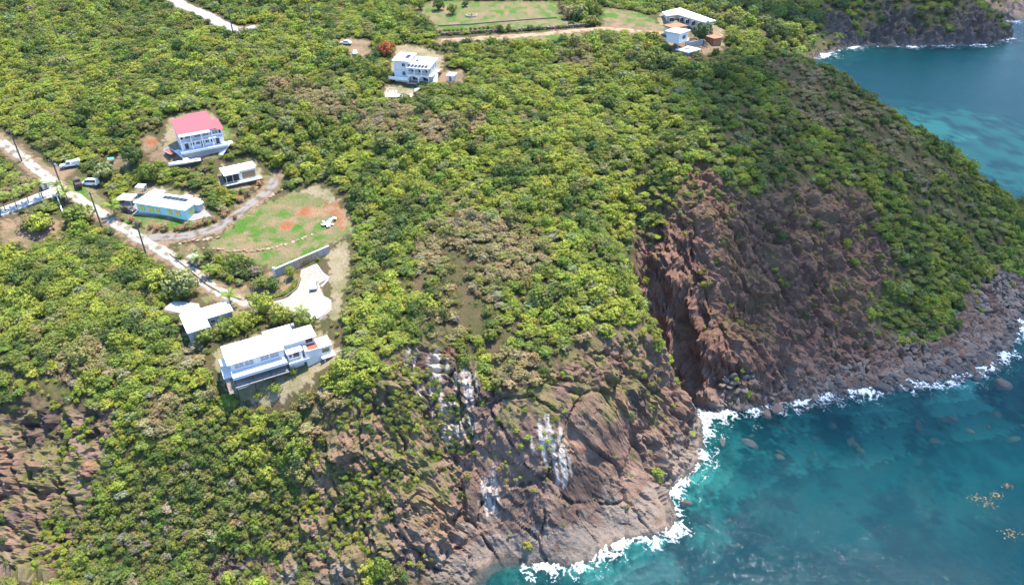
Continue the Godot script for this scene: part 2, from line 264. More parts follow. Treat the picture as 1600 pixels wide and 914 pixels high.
var mats := {}
func mat(called: String, c: Color, rough := 0.8, surface := "", tile := 0.3, metal := 0.0) -> StandardMaterial3D:
	if mats.has(called):
		return mats[called]
	var m := StandardMaterial3D.new()
	m.resource_name = called
	m.albedo_color = c
	m.roughness = rough
	m.metallic = metal
	if surface:
		m.albedo_texture = grain(surface)
		m.uv1_triplanar = true
		m.uv1_world_triplanar = true
		m.uv1_scale = Vector3.ONE * tile
	mats[called] = m
	return m

# ------------------------------------------------------------------ shape of the land
const SOFT := 16.0
var weight := PackedFloat64Array()
var near_grid := PackedFloat32Array()
var far_grid := PackedFloat32Array()
const NX := -250.0
const NF := 60.0
const NS := 2.5
const NW := 201
const NH := 119
const FX := -300.0
const FS := 10.0
const FW := 86
const FH := 76

func solve_land() -> void:
	# smooth surface through the measured heights CONTROL (x, f, height)
	var n := CONTROL.size() / 3
	var m := n + 1
	var a: Array[PackedFloat64Array] = []
	for i in m:
		var row := PackedFloat64Array()
		row.resize(m + 1)
		if i < n:
			var xi: float = CONTROL[i * 3]
			var fi: float = CONTROL[i * 3 + 1]
			for j in n:
				var dx: float = xi - CONTROL[j * 3]
				var df: float = fi - CONTROL[j * 3 + 1]
				row[j] = sqrt(dx * dx + df * df + SOFT)
			row[i] -= 0.4
			row[n] = 1.0
			row[m] = CONTROL[i * 3 + 2]
		else:
			for j in n:
				row[j] = 1.0
		a.append(row)
	for k in m:
		var p := k
		for i in range(k + 1, m):
			if absf(a[i][k]) > absf(a[p][k]):
				p = i
		var swap := a[k]
		a[k] = a[p]
		a[p] = swap
		var rk := a[k]
		var inv := 1.0 / rk[k]
		for i in range(k + 1, m):
			var ri := a[i]
			var q := ri[k] * inv
			if q != 0.0:
				for j in range(k, m + 1):
					ri[j] -= q * rk[j]
			a[i] = ri
	weight.resize(m)
	for k in range(m - 1, -1, -1):
		var s := a[k][m]
		for j in range(k + 1, m):
			s -= a[k][j] * weight[j]
		weight[k] = s / a[k][k]
	near_grid = sampled(NX, NF, NS, NW, NH)
	far_grid = sampled(FX, NF - 20.0, FS, FW, FH)

func sampled(x0: float, f0: float, step: float, w: int, h: int) -> PackedFloat32Array:
	var n := CONTROL.size() / 3
	var cx := PackedFloat64Array()
	var cf := PackedFloat64Array()
	for i in n:
		cx.append(CONTROL[i * 3]); cf.append(CONTROL[i * 3 + 1])
	var out := PackedFloat32Array()
	out.resize(w * h)
	for j in h:
		var f := f0 + j * step
		for i in w:
			var x := x0 + i * step
			var s := weight[n]
			for k in n:
				var dx := x - cx[k]
				var df := f - cf[k]
				s += weight[k] * sqrt(dx * dx + df * df + SOFT)
			out[j * w + i] = s
	return out

func land(x: float, f: float) -> float:
	if x > NX + 3 and x < NX + (NW - 3) * NS and f > NF + 3 and f < NF + (NH - 3) * NS:
		return cubic(near_grid, (x - NX) / NS, (f - NF) / NS, NW, NH)
	return cubic(far_grid, (x - FX) / FS, (f - NF + 20.0) / FS, FW, FH)

func cubic(g: PackedFloat32Array, u: float, v: float, w: int, h: int) -> float:
	var i := clampi(int(u), 1, w - 3)
	var j := clampi(int(v), 1, h - 3)
	var s := clampf(u - i, 0, 1)
	var t := clampf(v - j, 0, 1)
	var k := (j - 1) * w + i - 1
	var a := cubic_interpolate(g[k + 1], g[k + 2], g[k], g[k + 3], s)
	k += w
	var b := cubic_interpolate(g[k + 1], g[k + 2], g[k], g[k + 3], s)
	k += w
	var c := cubic_interpolate(g[k + 1], g[k + 2], g[k], g[k + 3], s)
	k += w
	var d := cubic_interpolate(g[k + 1], g[k + 2], g[k], g[k + 3], s)
	return cubic_interpolate(b, c, a, d, t)

func spot(x: float, f: float, up := 0.0) -> Vector3:
	return Vector3(x, land(x, f) + up, -f)

# ------------------------------------------------------------------ what covers the land, on a grid of one metre
const GX := -240
const GF := 60
const GW := 500
const GH := 300
var rock := PackedFloat32Array()
var bare := PackedFloat32Array()
var cover := PackedByteArray()

func fill_area(flat: Array, write: Callable) -> void:
	var p := PackedVector2Array()
	for k in range(0, flat.size(), 2):
		p.append(Vector2(flat[k], flat[k + 1]))
	var lo := p[0]
	var hi := p[0]
	for q in p:
		lo = lo.min(q)
		hi = hi.max(q)
	for f in range(maxi(int(lo.y), GF), mini(int(hi.y) + 2, GF + GH)):
		for x in range(maxi(int(lo.x) - 1, GX), mini(int(hi.x) + 2, GX + GW)):
			if Geometry2D.is_point_in_polygon(Vector2(x + 0.5, f + 0.5), p):
				write.call((f - GF) * GW + x - GX)

func fill_line(flat: Array, half: float, write: Callable) -> void:
	for k in range(0, flat.size() - 2, 2):
		var a := Vector2(flat[k], flat[k + 1])
		var b := Vector2(flat[k + 2], flat[k + 3])
		var lo := a.min(b) - Vector2.ONE * half
		var hi := a.max(b) + Vector2.ONE * half
		for f in range(maxi(int(lo.y), GF), mini(int(hi.y) + 2, GF + GH)):
			for x in range(maxi(int(lo.x) - 1, GX), mini(int(hi.x) + 2, GX + GW)):
				var q := Vector2(x + 0.5, f + 0.5)
				if q.distance_to(Geometry2D.get_closest_point_to_segment(q, a, b)) < half:
					write.call((f - GF) * GW + x - GX)

func soften(g: PackedFloat32Array, r: int) -> PackedFloat32Array:
	for way in [1, GW]:
		var o := g.duplicate()
		for k in range(GW * r, GW * (GH - r)):
			var s := 0.0
			for d in range(-r, r + 1):
				s += g[k + d * way]
			o[k] = s / (2 * r + 1)
		g = o
	return g

func lay_cover() -> void:
	rock.resize(GW * GH); bare.resize(GW * GH); cover.resize(GW * GH)
	for a in ROCK_AREAS:
		fill_area(a, func(k): rock[k] = 1.0)
	rock = soften(soften(rock, 3), 2)
	var kinds := [AREA_DRY, AREA_LAWN, AREA_DIRT, AREA_RED, AREA_CONCRETE]
	for n in 5:
		for a in kinds[n]:
			fill_area(a, func(k): cover[k] = n + 1; bare[k] = 1.0)
	for a in BUILT_AREAS:
		fill_area(a, func(k): bare[k] = 1.0; if cover[k] == 0: cover[k] = 1)
	for l in [TRACK, RIDGE_LANE, UPPER_LANE]:
		fill_line(l, 2.8, func(k): bare[k] = 1.0)
		fill_line(l, 2.6, func(k): if cover[k] == 0: cover[k] = 3)
	fill_line(DRIVE, 2.0, func(k): bare[k] = 1.0)
	bare = soften(bare, 2)
	fill_line(DRIVE, 2.4, func(k): if cover[k] == 0: cover[k] = 3)

func on_grid(g: PackedFloat32Array, x: float, f: float) -> float:
	var u := x - GX - 0.5
	var v := f - GF - 0.5
	if u < 0 or v < 0 or u >= GW - 1 or v >= GH - 1:
		return 0.0
	var i := int(u)
	var j := int(v)
	var k := j * GW + i
	return lerpf(lerpf(g[k], g[k + 1], u - i), lerpf(g[k + GW], g[k + GW + 1], u - i), v - j)

func cover_at(x: float, f: float) -> int:
	var i := int(floor(x - GX))
	var j := int(floor(f - GF))
	if i < 0 or j < 0 or i >= GW or j >= GH:
		return 0
	return cover[j * GW + i]

func rock_at(x: float, f: float, h: float) -> float:
	# bare rock: the mapped cliffs, and the far headland's steep shore
	var r := on_grid(rock, x, f)
	if f > 500.0 and x > 236.0:
		# the far headland's dark rocky foot
		r = maxf(r, clampf((x - 236.0) / 14.0, 0, 1) * clampf((17.0 + 7.0 * sin(x * 0.11) + 4.0 * sin(x * 0.37) - h) / 4.0, 0, 1))
	if h < 2.0:
		r = maxf(r, clampf((2.5 - h) / 1.5, 0, 1))
	return r

# ------------------------------------------------------------------ ground
func axis(stops: Array) -> PackedFloat32Array:
	# stops: start, then pairs (end, step)
	var out := PackedFloat32Array([stops[0]])
	for k in range(1, stops.size(), 2):
		var n := maxi(1, int(round((stops[k] - out[-1]) / stops[k + 1])))
		var a := out[-1]
		for i in n:
			out.append(lerpf(a, stops[k], (i + 1.0) / n))
	return out

func noise(s: int, freq: float, octaves := 4, kind := FastNoiseLite.TYPE_SIMPLEX_SMOOTH, fractal := FastNoiseLite.FRACTAL_FBM) -> FastNoiseLite:
	var n := FastNoiseLite.new()
	n.seed = s
	n.noise_type = kind
	n.frequency = freq
	n.fractal_type = fractal if octaves > 1 else FastNoiseLite.FRACTAL_NONE
	n.fractal_octaves = octaves
	return n

func cells(s: int, freq: float, back: int) -> FastNoiseLite:
	var n := noise(s, freq, 1, FastNoiseLite.TYPE_CELLULAR)
	n.cellular_return_type = back
	n.cellular_jitter = 1.0
	n.cellular_distance_function = FastNoiseLite.DISTANCE_EUCLIDEAN
	return n

func near_spot(list: Array, x: float, f: float) -> float:
	# 0 .. 1 by nearness to any of the round patches (x, f, radius)
	var best := 0.0
	for k in range(0, list.size(), 3):
		var dx: float = x - list[k]
		var df: float = f - list[k + 1]
		var r: float = list[k + 2]
		var q := 1.0 - (dx * dx + df * df) / (r * r)
		if q > best:
			best = q
	return best

func make_ground() -> void:
	var ax := axis([-300.0, -170.0, 3.0, -110.0, 1.2, -72.0, 0.75, 80.0, 0.42, 132.0, 0.5, 225.0, 0.85, 300.0, 2.0, 480.0, 1.9, 560.0, 5.0])
	var af := axis([45.0, 92.0, 2.0, 141.0, 0.30, 215.0, 0.44, 300.0, 0.95, 360.0, 2.2, 520.0, 5.0, 612.0, 1.5, 780.0, 6.0])
	var w := ax.size()
	var h := af.size()
	var y0 := PackedFloat32Array()
	y0.resize(w * h)
	for j in h:
		for i in w:
			y0[j * w + i] = land(ax[i], af[j])
	var pos := PackedVector3Array()
	pos.resize(w * h)
	var col := PackedColorArray()
	col.resize(w * h)
	var rocky := PackedByteArray()
	rocky.resize(w * h)
	var chips := cells(21, 0.95, FastNoiseLite.RETURN_CELL_VALUE)
	var crags := noise(15, 0.22, 3, FastNoiseLite.TYPE_SIMPLEX_SMOOTH, FastNoiseLite.FRACTAL_RIDGED)
	var block := cells(3, 0.135, FastNoiseLite.RETURN_CELL_VALUE)
	var joint := cells(3, 0.135, FastNoiseLite.RETURN_DISTANCE2_SUB)
	var small := cells(8, 0.42, FastNoiseLite.RETURN_CELL_VALUE)
	var small_joint := cells(8, 0.42, FastNoiseLite.RETURN_DISTANCE2_SUB)
	var ridges := noise(5, 0.075, 4, FastNoiseLite.TYPE_SIMPLEX_SMOOTH, FastNoiseLite.FRACTAL_RIDGED)
	var lumps := noise(6, 0.045, 3)
	var fine := noise(7, 0.5, 3)
	var patch := noise(11, 0.06, 4)
	var patch2 := noise(12, 0.16, 4)
	var streak := noise(13, 0.55, 3)
	var wob := noise(14, 0.35, 2)
	for j in h:
		var f := af[j]
		for i in w:
			var k := j * w + i
			var x := ax[i]
			var y := y0[k]
			var i0 := maxi(i - 1, 0)
			var i1 := mini(i + 1, w - 1)
			var j0 := maxi(j - 1, 0)
			var j1 := mini(j + 1, h - 1)
			var sx := (y0[j * w + i1] - y0[j * w + i0]) / (ax[i1] - ax[i0])
			var sf := (y0[j1 * w + i] - y0[j0 * w + i]) / (af[j1] - af[j0])
			var nrm := Vector3(-sx, 1, sf).normalized()
			var p := Vector3(x, y, -f)
			var kind := cover_at(x + wob.get_noise_2d(x, f) * 1.3, f + wob.get_noise_2d(f, x) * 1.3)
			var r := rock_at(x, f, y)
			var a := patch.get_noise_3d(x, y, f)
			var b := patch2.get_noise_3d(x, y, f)
			var fn := fine.get_noise_3d(x, y, f)
			var c := Color(0.125, 0.098, 0.055).lerp(Color(0.085, 0.092, 0.035), clampf(0.5 + b * 1.6, 0, 1))
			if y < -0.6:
				# sea bed: sand between dark reef, the water's loss of red painted into both
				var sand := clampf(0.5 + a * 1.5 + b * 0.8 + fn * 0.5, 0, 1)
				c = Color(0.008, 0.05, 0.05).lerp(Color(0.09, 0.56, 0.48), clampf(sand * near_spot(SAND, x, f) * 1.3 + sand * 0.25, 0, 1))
				pos[k] = p + nrm * (r * fn * 0.5)
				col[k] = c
				continue
			if r > 0.03:
				rocky[k] = 1 if r > 0.45 else 0
				var edge := clampf(r * 1.5 + b * 0.55 - 0.12, 0, 1)
				# joints lean and run down the face
				var slabs := near_spot(SLAB, x, f) * 2.0
				var q := Vector3(x * 0.94 + y * 0.45, y * 0.45 - x * 0.10, f * 0.95)
				q += Vector3(lumps.get_noise_3d(x * 2.2, y * 2.2, f * 2.2), 0, lumps.get_noise_3d(f * 2.0, x * 2.0, y * 2.0)) * 2.2
				var d := 0.0
				if slabs > 0.5:
					# broad flat slabs parted by long slanting joints
					q = Vector3(x * 0.58 + y * 0.42, y * 0.28 - x * 0.17, f * 0.55) + Vector3(lumps.get_noise_3d(x * 1.3, y * 1.3, f), lumps.get_noise_3d(y, f, x * 1.3), 0) * 0.9
					d = block.get_noise_3dv(q) * 0.75 + lumps.get_noise_3d(x, y, f) * 1.4 + fn * 0.10 + small.get_noise_3dv(q * 0.8) * 0.16
					d -= clampf(-0.95 - joint.get_noise_3dv(q), 0, 0.05) * 30.0 * clampf(0.7 + b * 2.5, 0, 1) + clampf(-0.93 - small_joint.get_noise_3dv(q * 0.9), 0, 0.07) * 8.0 * clampf(a * 3.0 + 0.3, 0, 1)
					d += (crags.get_noise_3d(x * 0.9 + y * 0.6, y * 0.4, f) - 0.2) * 0.45 + chips.get_noise_3dv(q) * 0.2
				else:
					d = block.get_noise_3dv(q) * 0.85 + small.get_noise_3dv(q) * 0.8 + chips.get_noise_3dv(q) * 0.42
					d += (ridges.get_noise_3d(x * 0.95 + y * 0.42, y * 0.16, f * 0.6) - 0.1) * (3.2 if f > 150.0 else 1.7) + lumps.get_noise_3d(x, y, f) * 1.6
					d += (crags.get_noise_3d(x * 1.1 + y * 0.45, y * 0.36, f * 1.1) - 0.2) * 1.0
					d -= clampf(-0.86 - joint.get_noise_3dv(q), 0, 0.14) * 9.0 + clampf(-0.80 - small_joint.get_noise_3dv(q), 0, 0.2) * 2.0
					d += fn * 0.3
				if f > 345.0:
					d *= 1.8
				var shore := clampf((y + 0.3) / 2.5, 0.25, 1)
				p += nrm * (d * clampf(r * 1.2, 0, 1) * shore)
				var rc := Color(0.205, 0.132, 0.102).lerp(Color(0.285, 0.205, 0.158), clampf(0.45 + a * 1.7, 0, 1))
				rc = rc.lerp(Color(0.115, 0.085, 0.075), clampf(block.get_noise_3dv(q + Vector3(40, 0, 0)) * 1.2 - 0.1 + b * 0.8 + small.get_noise_3dv(q) * 0.4, 0, 0.85))
				rc *= 1.0 + chips.get_noise_3dv(q) * 0.16
				rc = rc.lerp(Color(0.34, 0.155, 0.085), clampf(a * 2.2 - 0.55 + fn * 0.5, 0, 0.75) * clampf((y - 8) / 10, 0, 1))
				# dry grass and creepers rooted on ledges, patchy
				var grass := clampf((b + fn * 0.55 + clampf((nrm.y - 0.62) * 1.4, -0.3, 0.4)) * 3.2 - 0.55, 0, 1) * clampf((y - 7.0 - a * 8) / 5.0, 0, 1)
				rc = rc.lerp(Color(0.235, 0.195, 0.095).lerp(Color(0.12, 0.14, 0.04), clampf(0.35 + fn * 1.4 + a, 0, 1)), grass * 0.85)
				var soil := near_spot(SCRUBBY, x, f)
				if soil > 0.0:
					rc = rc.lerp(Color(0.265, 0.18, 0.115).lerp(Color(0.17, 0.165, 0.065), clampf(0.45 + b * 2.2 + fn * 0.8, 0, 1)), clampf(soil * 1.6 + a * 2.0 + fn * 0.8 - 0.35, 0, 0.85))
				# grey and wet stone near the sea, broken edge
				var wet := clampf((6.0 + b * 8.0 + fn * 2.0 - y) / 2.0, 0, 1)
				rc = rc.lerp(Color(0.285, 0.25, 0.215), wet * 0.7)
				rc = rc.lerp(Color(0.05, 0.048, 0.044), clampf((0.9 + b * 1.4 + fn - y) / 0.6, 0, 1) * 0.7)
				if f > 155.0 and f < 345.0:
					rc = rc.lerp(Color(0.24, 0.125, 0.085), 0.5)
				elif f > 345.0:
					rc = rc.lerp(Color(0.10, 0.085, 0.08), 0.6)
				var white := near_spot(WHITE_STAIN, x, f)
				if white > 0.0:
					var st := streak.get_noise_2d(x * 1.3 + y * 0.25, y * 0.06)
					rc = rc.lerp(Color(0.56, 0.53, 0.49), clampf(white * 1.6 + st * 3.2 + fn * 0.35 + b * 0.5 - 0.75, 0, 0.85))
				c = c.lerp(rc, edge)
			match kind:
				1: c = Color(0.33, 0.285, 0.185).lerp(Color(0.225, 0.21, 0.105), clampf(0.4 + b * 1.8 + fn * 0.5, 0, 1))
				2:
					c = Color(0.195, 0.195, 0.09).lerp(Color(0.085, 0.185, 0.03), clampf(0.30 + b * 3.0 + a * 1.6, 0, 1))
					c = c.lerp(Color(0.29, 0.21, 0.13), clampf(patch.get_noise_2d(x * 2.1, f * 2.1 + 90) * 2.6 - 0.15 + fn * 0.6, 0, 0.9))
				3: c = Color(0.29, 0.205, 0.135).lerp(Color(0.18, 0.155, 0.085), clampf(0.3 + b * 2.2 + fn, 0, 1))
				4: c = Color(0.32, 0.135, 0.065).lerp(Color(0.34, 0.22, 0.135), clampf(0.4 + b * 2.0 + fn, 0, 1))
				5: c = Color(0.33, 0.29, 0.24).lerp(Color(0.26, 0.22, 0.16), clampf(0.3 + b * 2.0, 0, 1))
			if kind == 0 and r < 0.5:
				p.y += fn * 0.12 + b * 0.2
			pos[k] = p
			col[k] = c
	var nr := PackedVector3Array()
	nr.resize(w * h)
	for j in h:
		for i in w:
			var i0 := maxi(i - 1, 0)
			var i1 := mini(i + 1, w - 1)
			var j0 := maxi(j - 1, 0)
			var j1 := mini(j + 1, h - 1)
			var n := (pos[j1 * w + i] - pos[j0 * w + i]).cross(pos[j * w + i1] - pos[j * w + i0])
			nr[j * w + i] = -n.normalized() if n.y < 0 else n.normalized()
	var idx := PackedInt32Array()
	var crag := PackedInt32Array()
	for j in h - 1:
		for i in w - 1:
			var k := j * w + i
			if rocky[k] + rocky[k + w + 1] > 0:
				crag.append_array(PackedInt32Array([k, k + w, k + 1, k + 1, k + w, k + w + 1] if (i + j) % 2 else [k, k + w, k + w + 1, k, k + w + 1, k + 1]))
			else:
				idx.append_array(PackedInt32Array([k, k + w, k + 1, k + 1, k + w, k + w + 1]))
	var m := mat("rock_and_soil", Color.WHITE, 0.92, "rock", 0.16)
	m.vertex_color_use_as_albedo = true
	m.heightmap_enabled = true
	m.heightmap_texture = grain("rock_relief")
	m.heightmap_scale = 22.0
	m.metallic_specular = 0.25
	tag(part("terrain", smooth_mesh(pos, nr, col, idx, m), self), "", "", "", "structure")
	tag(part("sea_cliff", smooth_mesh(pos, PackedVector3Array(), col, crag, m), self), "", "", "", "structure")

func make_road(called: String, line: Array, half: float, m: Material, up: float) -> void:
	# a strip that follows the ground, with worn, uneven edges
	var curve := Curve3D.new()
	for k in range(0, line.size(), 2):
		var a := Vector3(line[maxi(k - 2, 0)], 0, line[maxi(k - 2, 0) + 1])
		var b := Vector3(line[mini(k + 2, line.size() - 2)], 0, line[mini(k + 2, line.size() - 2) + 1])
		curve.add_point(Vector3(line[k], 0, line[k + 1]), (a - b) / 6, (b - a) / 6)
	var n := int(curve.get_baked_length() / 0.6)
	var wob := noise(31 + line.size(), 0.22, 3)
	var worn := noise(41, 0.3, 4)
	var pos := PackedVector3Array()
	var col := PackedColorArray()
	var idx := PackedInt32Array()
	var across := 10
	for i in n + 1:
		var s := curve.get_baked_length() * i / n
		var p := curve.sample_baked(s)
		var d := (curve.sample_baked(minf(s + 0.5, curve.get_baked_length())) - curve.sample_baked(maxf(s - 0.5, 0))).normalized()
		var side := Vector3(-d.z, 0, d.x)
		for k in across + 1:
			var t := -1.0 + 2.0 * k / across
			var q := p + side * (t * half * (1.0 + 0.28 * wob.get_noise_2d(s, 20.0 * signf(t))))
			var v := spot(q.x, q.z, up - (0.25 if k == 0 or k == across else 0.0))
			pos.append(v)
			var e := worn.get_noise_2d(q.x, q.z)
			# wheel tracks stay bare, the middle and the edges gather grit and weeds in patches
			var rut := absf(absf(t) - 0.5)
			var weeds := clampf(e * 3.4 + rut * 1.9 - 0.55, 0, 1)
			col.append(Color(1, 1, 1).lerp(Color(0.50, 0.46, 0.30), weeds))
			if i < n and k < across:
				var at := i * (across + 1) + k
				idx.append_array(PackedInt32Array([at, at + 1, at + across + 1, at + 1, at + across + 2, at + across + 1]))
	tag(part(called, smooth_mesh(pos, PackedVector3Array(), col, idx, m), self), "", "", "", "structure")

func slab(called: String, flat: Array, m: Material, up: float, thick: float, kind := "structure") -> MeshInstance3D:
	# a level-edged concrete floor laid on the ground, cut to an outline
	var p := PackedVector2Array()
	for k in range(0, flat.size(), 2):
		p.append(Vector2(flat[k], flat[k + 1]))
	var s := Soup.new()
	# cut into strips so that it follows the ground
	var lo := p[0]
	var hi := p[0]
	for q in p:
		lo = lo.min(q)
		hi = hi.max(q)
	var step := 1.5
	var f := lo.y
	while f < hi.y:
		var x := lo.x
		while x < hi.x:
			for piece in Geometry2D.intersect_polygons(p, PackedVector2Array([Vector2(x, f), Vector2(x + step, f), Vector2(x + step, f + step), Vector2(x, f + step)])):
				var t := Geometry2D.triangulate_polygon(piece)
				for k in range(0, t.size(), 3):
					var a: Vector2 = piece[t[k]]
					var b: Vector2 = piece[t[k + 1]]
					var c: Vector2 = piece[t[k + 2]]
					s.tri(spot(a.x, a.y, up), spot(b.x, b.y, up), spot(c.x, c.y, up))
			x += step
		f += step
	for k in p.size():
		var a := p[k]
		var b := p[(k + 1) % p.size()]
		s.quad(spot(a.x, a.y, up), spot(b.x, b.y, up), spot(b.x, b.y, up - thick), spot(a.x, a.y, up - thick))
	var o := part(called, s.mesh(m), self)
	tag(o, "", "", "", kind)
	return o

# ------------------------------------------------------------------ sea
func make_sea() -> void:
	var ax := axis([-60.0, 0.0, 4.0, 200.0, 0.6, 240.0, 1.0, 300.0, 2.5, 900.0, 12.0])
	var af := axis([20.0, 85.0, 4.0, 180.0, 0.55, 215.0, 0.8, 300.0, 1.5, 600.0, 3.0, 1100.0, 20.0])
	var w := ax.size()
	var h := af.size()
	var swell := noise(51, 0.055, 3)
	var chop := noise(52, 0.40, 4)
	var pos := PackedVector3Array()
	var idx := PackedInt32Array()
	var dry := PackedByteArray()
	for j in h:
		for i in w:
			var x := ax[i]
			var f := af[j]
			var calm := clampf((330.0 - f) / 120.0, 0.35, 1)
			pos.append(Vector3(x, swell.get_noise_2d(x * 0.6 + f * 0.5, f * 1.3 - x * 0.7) * 0.10 * calm + chop.get_noise_2d(x * 0.7 + f * 0.6, f * 1.2 - x * 0.7) * 0.085 * calm, -f))
			dry.append(1 if land(minf(x, 520), minf(f, 760)) > 2.5 else 0)
	var nr := PackedVector3Array()
	for j in h:
		for i in w:
			var n := (pos[mini(j + 1, h - 1) * w + i] - pos[maxi(j - 1, 0) * w + i]).cross(pos[j * w + mini(i + 1, w - 1)] - pos[j * w + maxi(i - 1, 0)])
			nr.append(-n.normalized() if n.y < 0 else n.normalized())
			if i < w - 1 and j < h - 1:
				var k := j * w + i
				if dry[k] + dry[k + 1] + dry[k + w] + dry[k + w + 1] < 4:
					idx.append_array(PackedInt32Array([k, k + w, k + 1, k + 1, k + w, k + w + 1]))
	var m := StandardMaterial3D.new()
	m.resource_name = "sea_water"
	m.albedo_color = lin(0.0008, 0.056, 0.066, 0.29)
	m.transparency = BaseMaterial3D.TRANSPARENCY_ALPHA
	m.roughness = 0.07
	m.metallic_specular = 0.25
	m.heightmap_enabled = true
	m.heightmap_texture = grain("wave")
	m.heightmap_scale = 5.2
	m.uv1_triplanar = true
	m.uv1_world_triplanar = true
	m.uv1_scale = Vector3.ONE * 0.17
	var sea := part("sea", smooth_mesh(pos, nr, PackedColorArray(), idx, m), self)
	tag(sea, "", "", "", "structure")
	# the body of the water under the surface, in depths: the deeper the bed, the more of it lies above
	for layer in [[-0.9, 0.13], [-1.8, 0.15], [-2.9, 0.17], [-4.2, 0.22], [-6.0, 0.35]]:
		var s := Soup.new()
		s.quad(Vector3(-60, layer[0], -20), Vector3(900, layer[0], -20), Vector3(900, layer[0], -1100), Vector3(-60, layer[0], -1100))
		var b := StandardMaterial3D.new()
		b.resource_name = "deep_water"
		b.albedo_color = lin(0.0006, 0.036, 0.058, layer[1])
		b.transparency = BaseMaterial3D.TRANSPARENCY_ALPHA
		b.roughness = 0.2
		b.metallic_specular = 0.0
		part("water_depth", s.mesh(b), sea)

func make_foam() -> void:
	# broken white water where swell meets the rocks
	var lace := noise(61, 0.42, 3, FastNoiseLite.TYPE_SIMPLEX_SMOOTH, FastNoiseLite.FRACTAL_RIDGED)
	var clots := noise(62, 0.16, 3)
	var height := noise(63, 0.9, 2)
	var s := Soup.new()
	var thin := Soup.new()
	for zone in [[2.0, 232.0, 98.0, 216.0, 0.24, 1.0], [215.0, 470.0, 500.0, 680.0, 0.8, 1.7]]:
		var st: float = zone[4]
		var wide: float = zone[5]
		var f: float = zone[2]
		while f < zone[3]:
			var x: float = zone[0]
			while x < zone[1]:
				var y := land(x, f)
				if y < 0.9 and y > -4.0 * wide:
					var near := 0.0
					for k in range(0, FOAM_SPOTS.size(), 2):
						var dx: float = x - FOAM_SPOTS[k]
						var df: float = f - FOAM_SPOTS[k + 1]
						near = maxf(near, 1.0 - sqrt(dx * dx + df * df) / (9.5 * wide))
					var shore := 1.0 - absf(y + 0.5) / (2.2 * wide)
					var v := near * 0.95 + clampf(shore, -0.8, 1) * 0.5 + clots.get_noise_2d(x, f) * 0.95 + (lace.get_noise_2d(x, f) - 0.3) * 0.95 - 1.2
					if v > -0.26:
						var j := Vector3(height.get_noise_2d(f * 3, x), 0, height.get_noise_2d(x * 3, -f)) * st * 0.8
						var a := st * (0.55 + clampf(v * 1.2, -0.1, 0.3))
						if v > 0.24:
							var c := Vector3(x, 0.17 + minf(v, 0.5) * 0.45 + height.get_noise_2d(x, f) * 0.14, -f) + j
							s.quad(c + Vector3(-a, -0.12, j.x), c + Vector3(j.z, 0.05, -a), c + Vector3(a, -0.1, -j.x), c + Vector3(-j.z, -0.06, a))
						else:
							var c := Vector3(x, 0.10, -f) + j
							a *= 1.25
							thin.quad(c + Vector3(-a, 0.01, j.x), c + Vector3(j.z, 0.03, -a), c + Vector3(a, 0, -j.x), c + Vector3(-j.z, 0.02, a))
				x += st
			f += st
	var m := mat("foam", lin(0.82, 0.85, 0.86), 0.6)
	m.backlight_enabled = true
	m.backlight = Color(0.4, 0.45, 0.45)
	var w := mat("thin_foam", lin(0.72, 0.78, 0.79, 0.36), 0.6)
	w.transparency = BaseMaterial3D.TRANSPARENCY_ALPHA
	tag(part("thin_sea_foam", thin.mesh(w), self), "thin lace of spent foam drifting off the rocks", "foam", "", "stuff")
	tag(part("sea_foam", s.mesh(m), self), "white foam of waves breaking along the rocky shore", "foam", "", "stuff")

# ------------------------------------------------------------------ plants
const LEAF := {
	"bright": Color(0.290, 0.325, 0.048), "mid": Color(0.175, 0.225, 0.040), "deep": Color(0.090, 0.135, 0.034), "olive": Color(0.215, 0.215, 0.065),
	"dry": Color(0.310, 0.250, 0.120), "twig": Color(0.28, 0.245, 0.165), "pale": Color(0.250, 0.280, 0.105),
	"flame": Color(0.42, 0.12, 0.05), "rust": Color(0.42, 0.23, 0.13)}
const LEAF_WORDS := {"bright": "bright yellow-green", "mid": "fresh green", "deep": "dark green", "olive": "olive green", "dry": "dry brown", "twig": "grey leafless", "pale": "pale green", "flame": "orange", "rust": "rusty"}
var crowns: Array[ArrayMesh] = []
var twiggy: Array[ArrayMesh] = []
var leaf_mat: StandardMaterial3D
var leaf_mats := {}

func leaf_material(c: Color) -> StandardMaterial3D:
	var m := StandardMaterial3D.new()
	m.resource_name = "leaves"
	m.albedo_color = c
	m.roughness = 0.62
	m.metallic_specular = 0.32
	m.vertex_color_use_as_albedo = true
	m.backlight_enabled = true
	m.backlight = Color(0.62, 0.66, 0.42)
	return m

func rand_dir(r: RandomNumberGenerator) -> Vector3:
	var z := r.randf_range(-1, 1)
	var a := r.randf() * TAU
	var q := sqrt(1 - z * z)
	return Vector3(q * cos(a), z, q * sin(a))

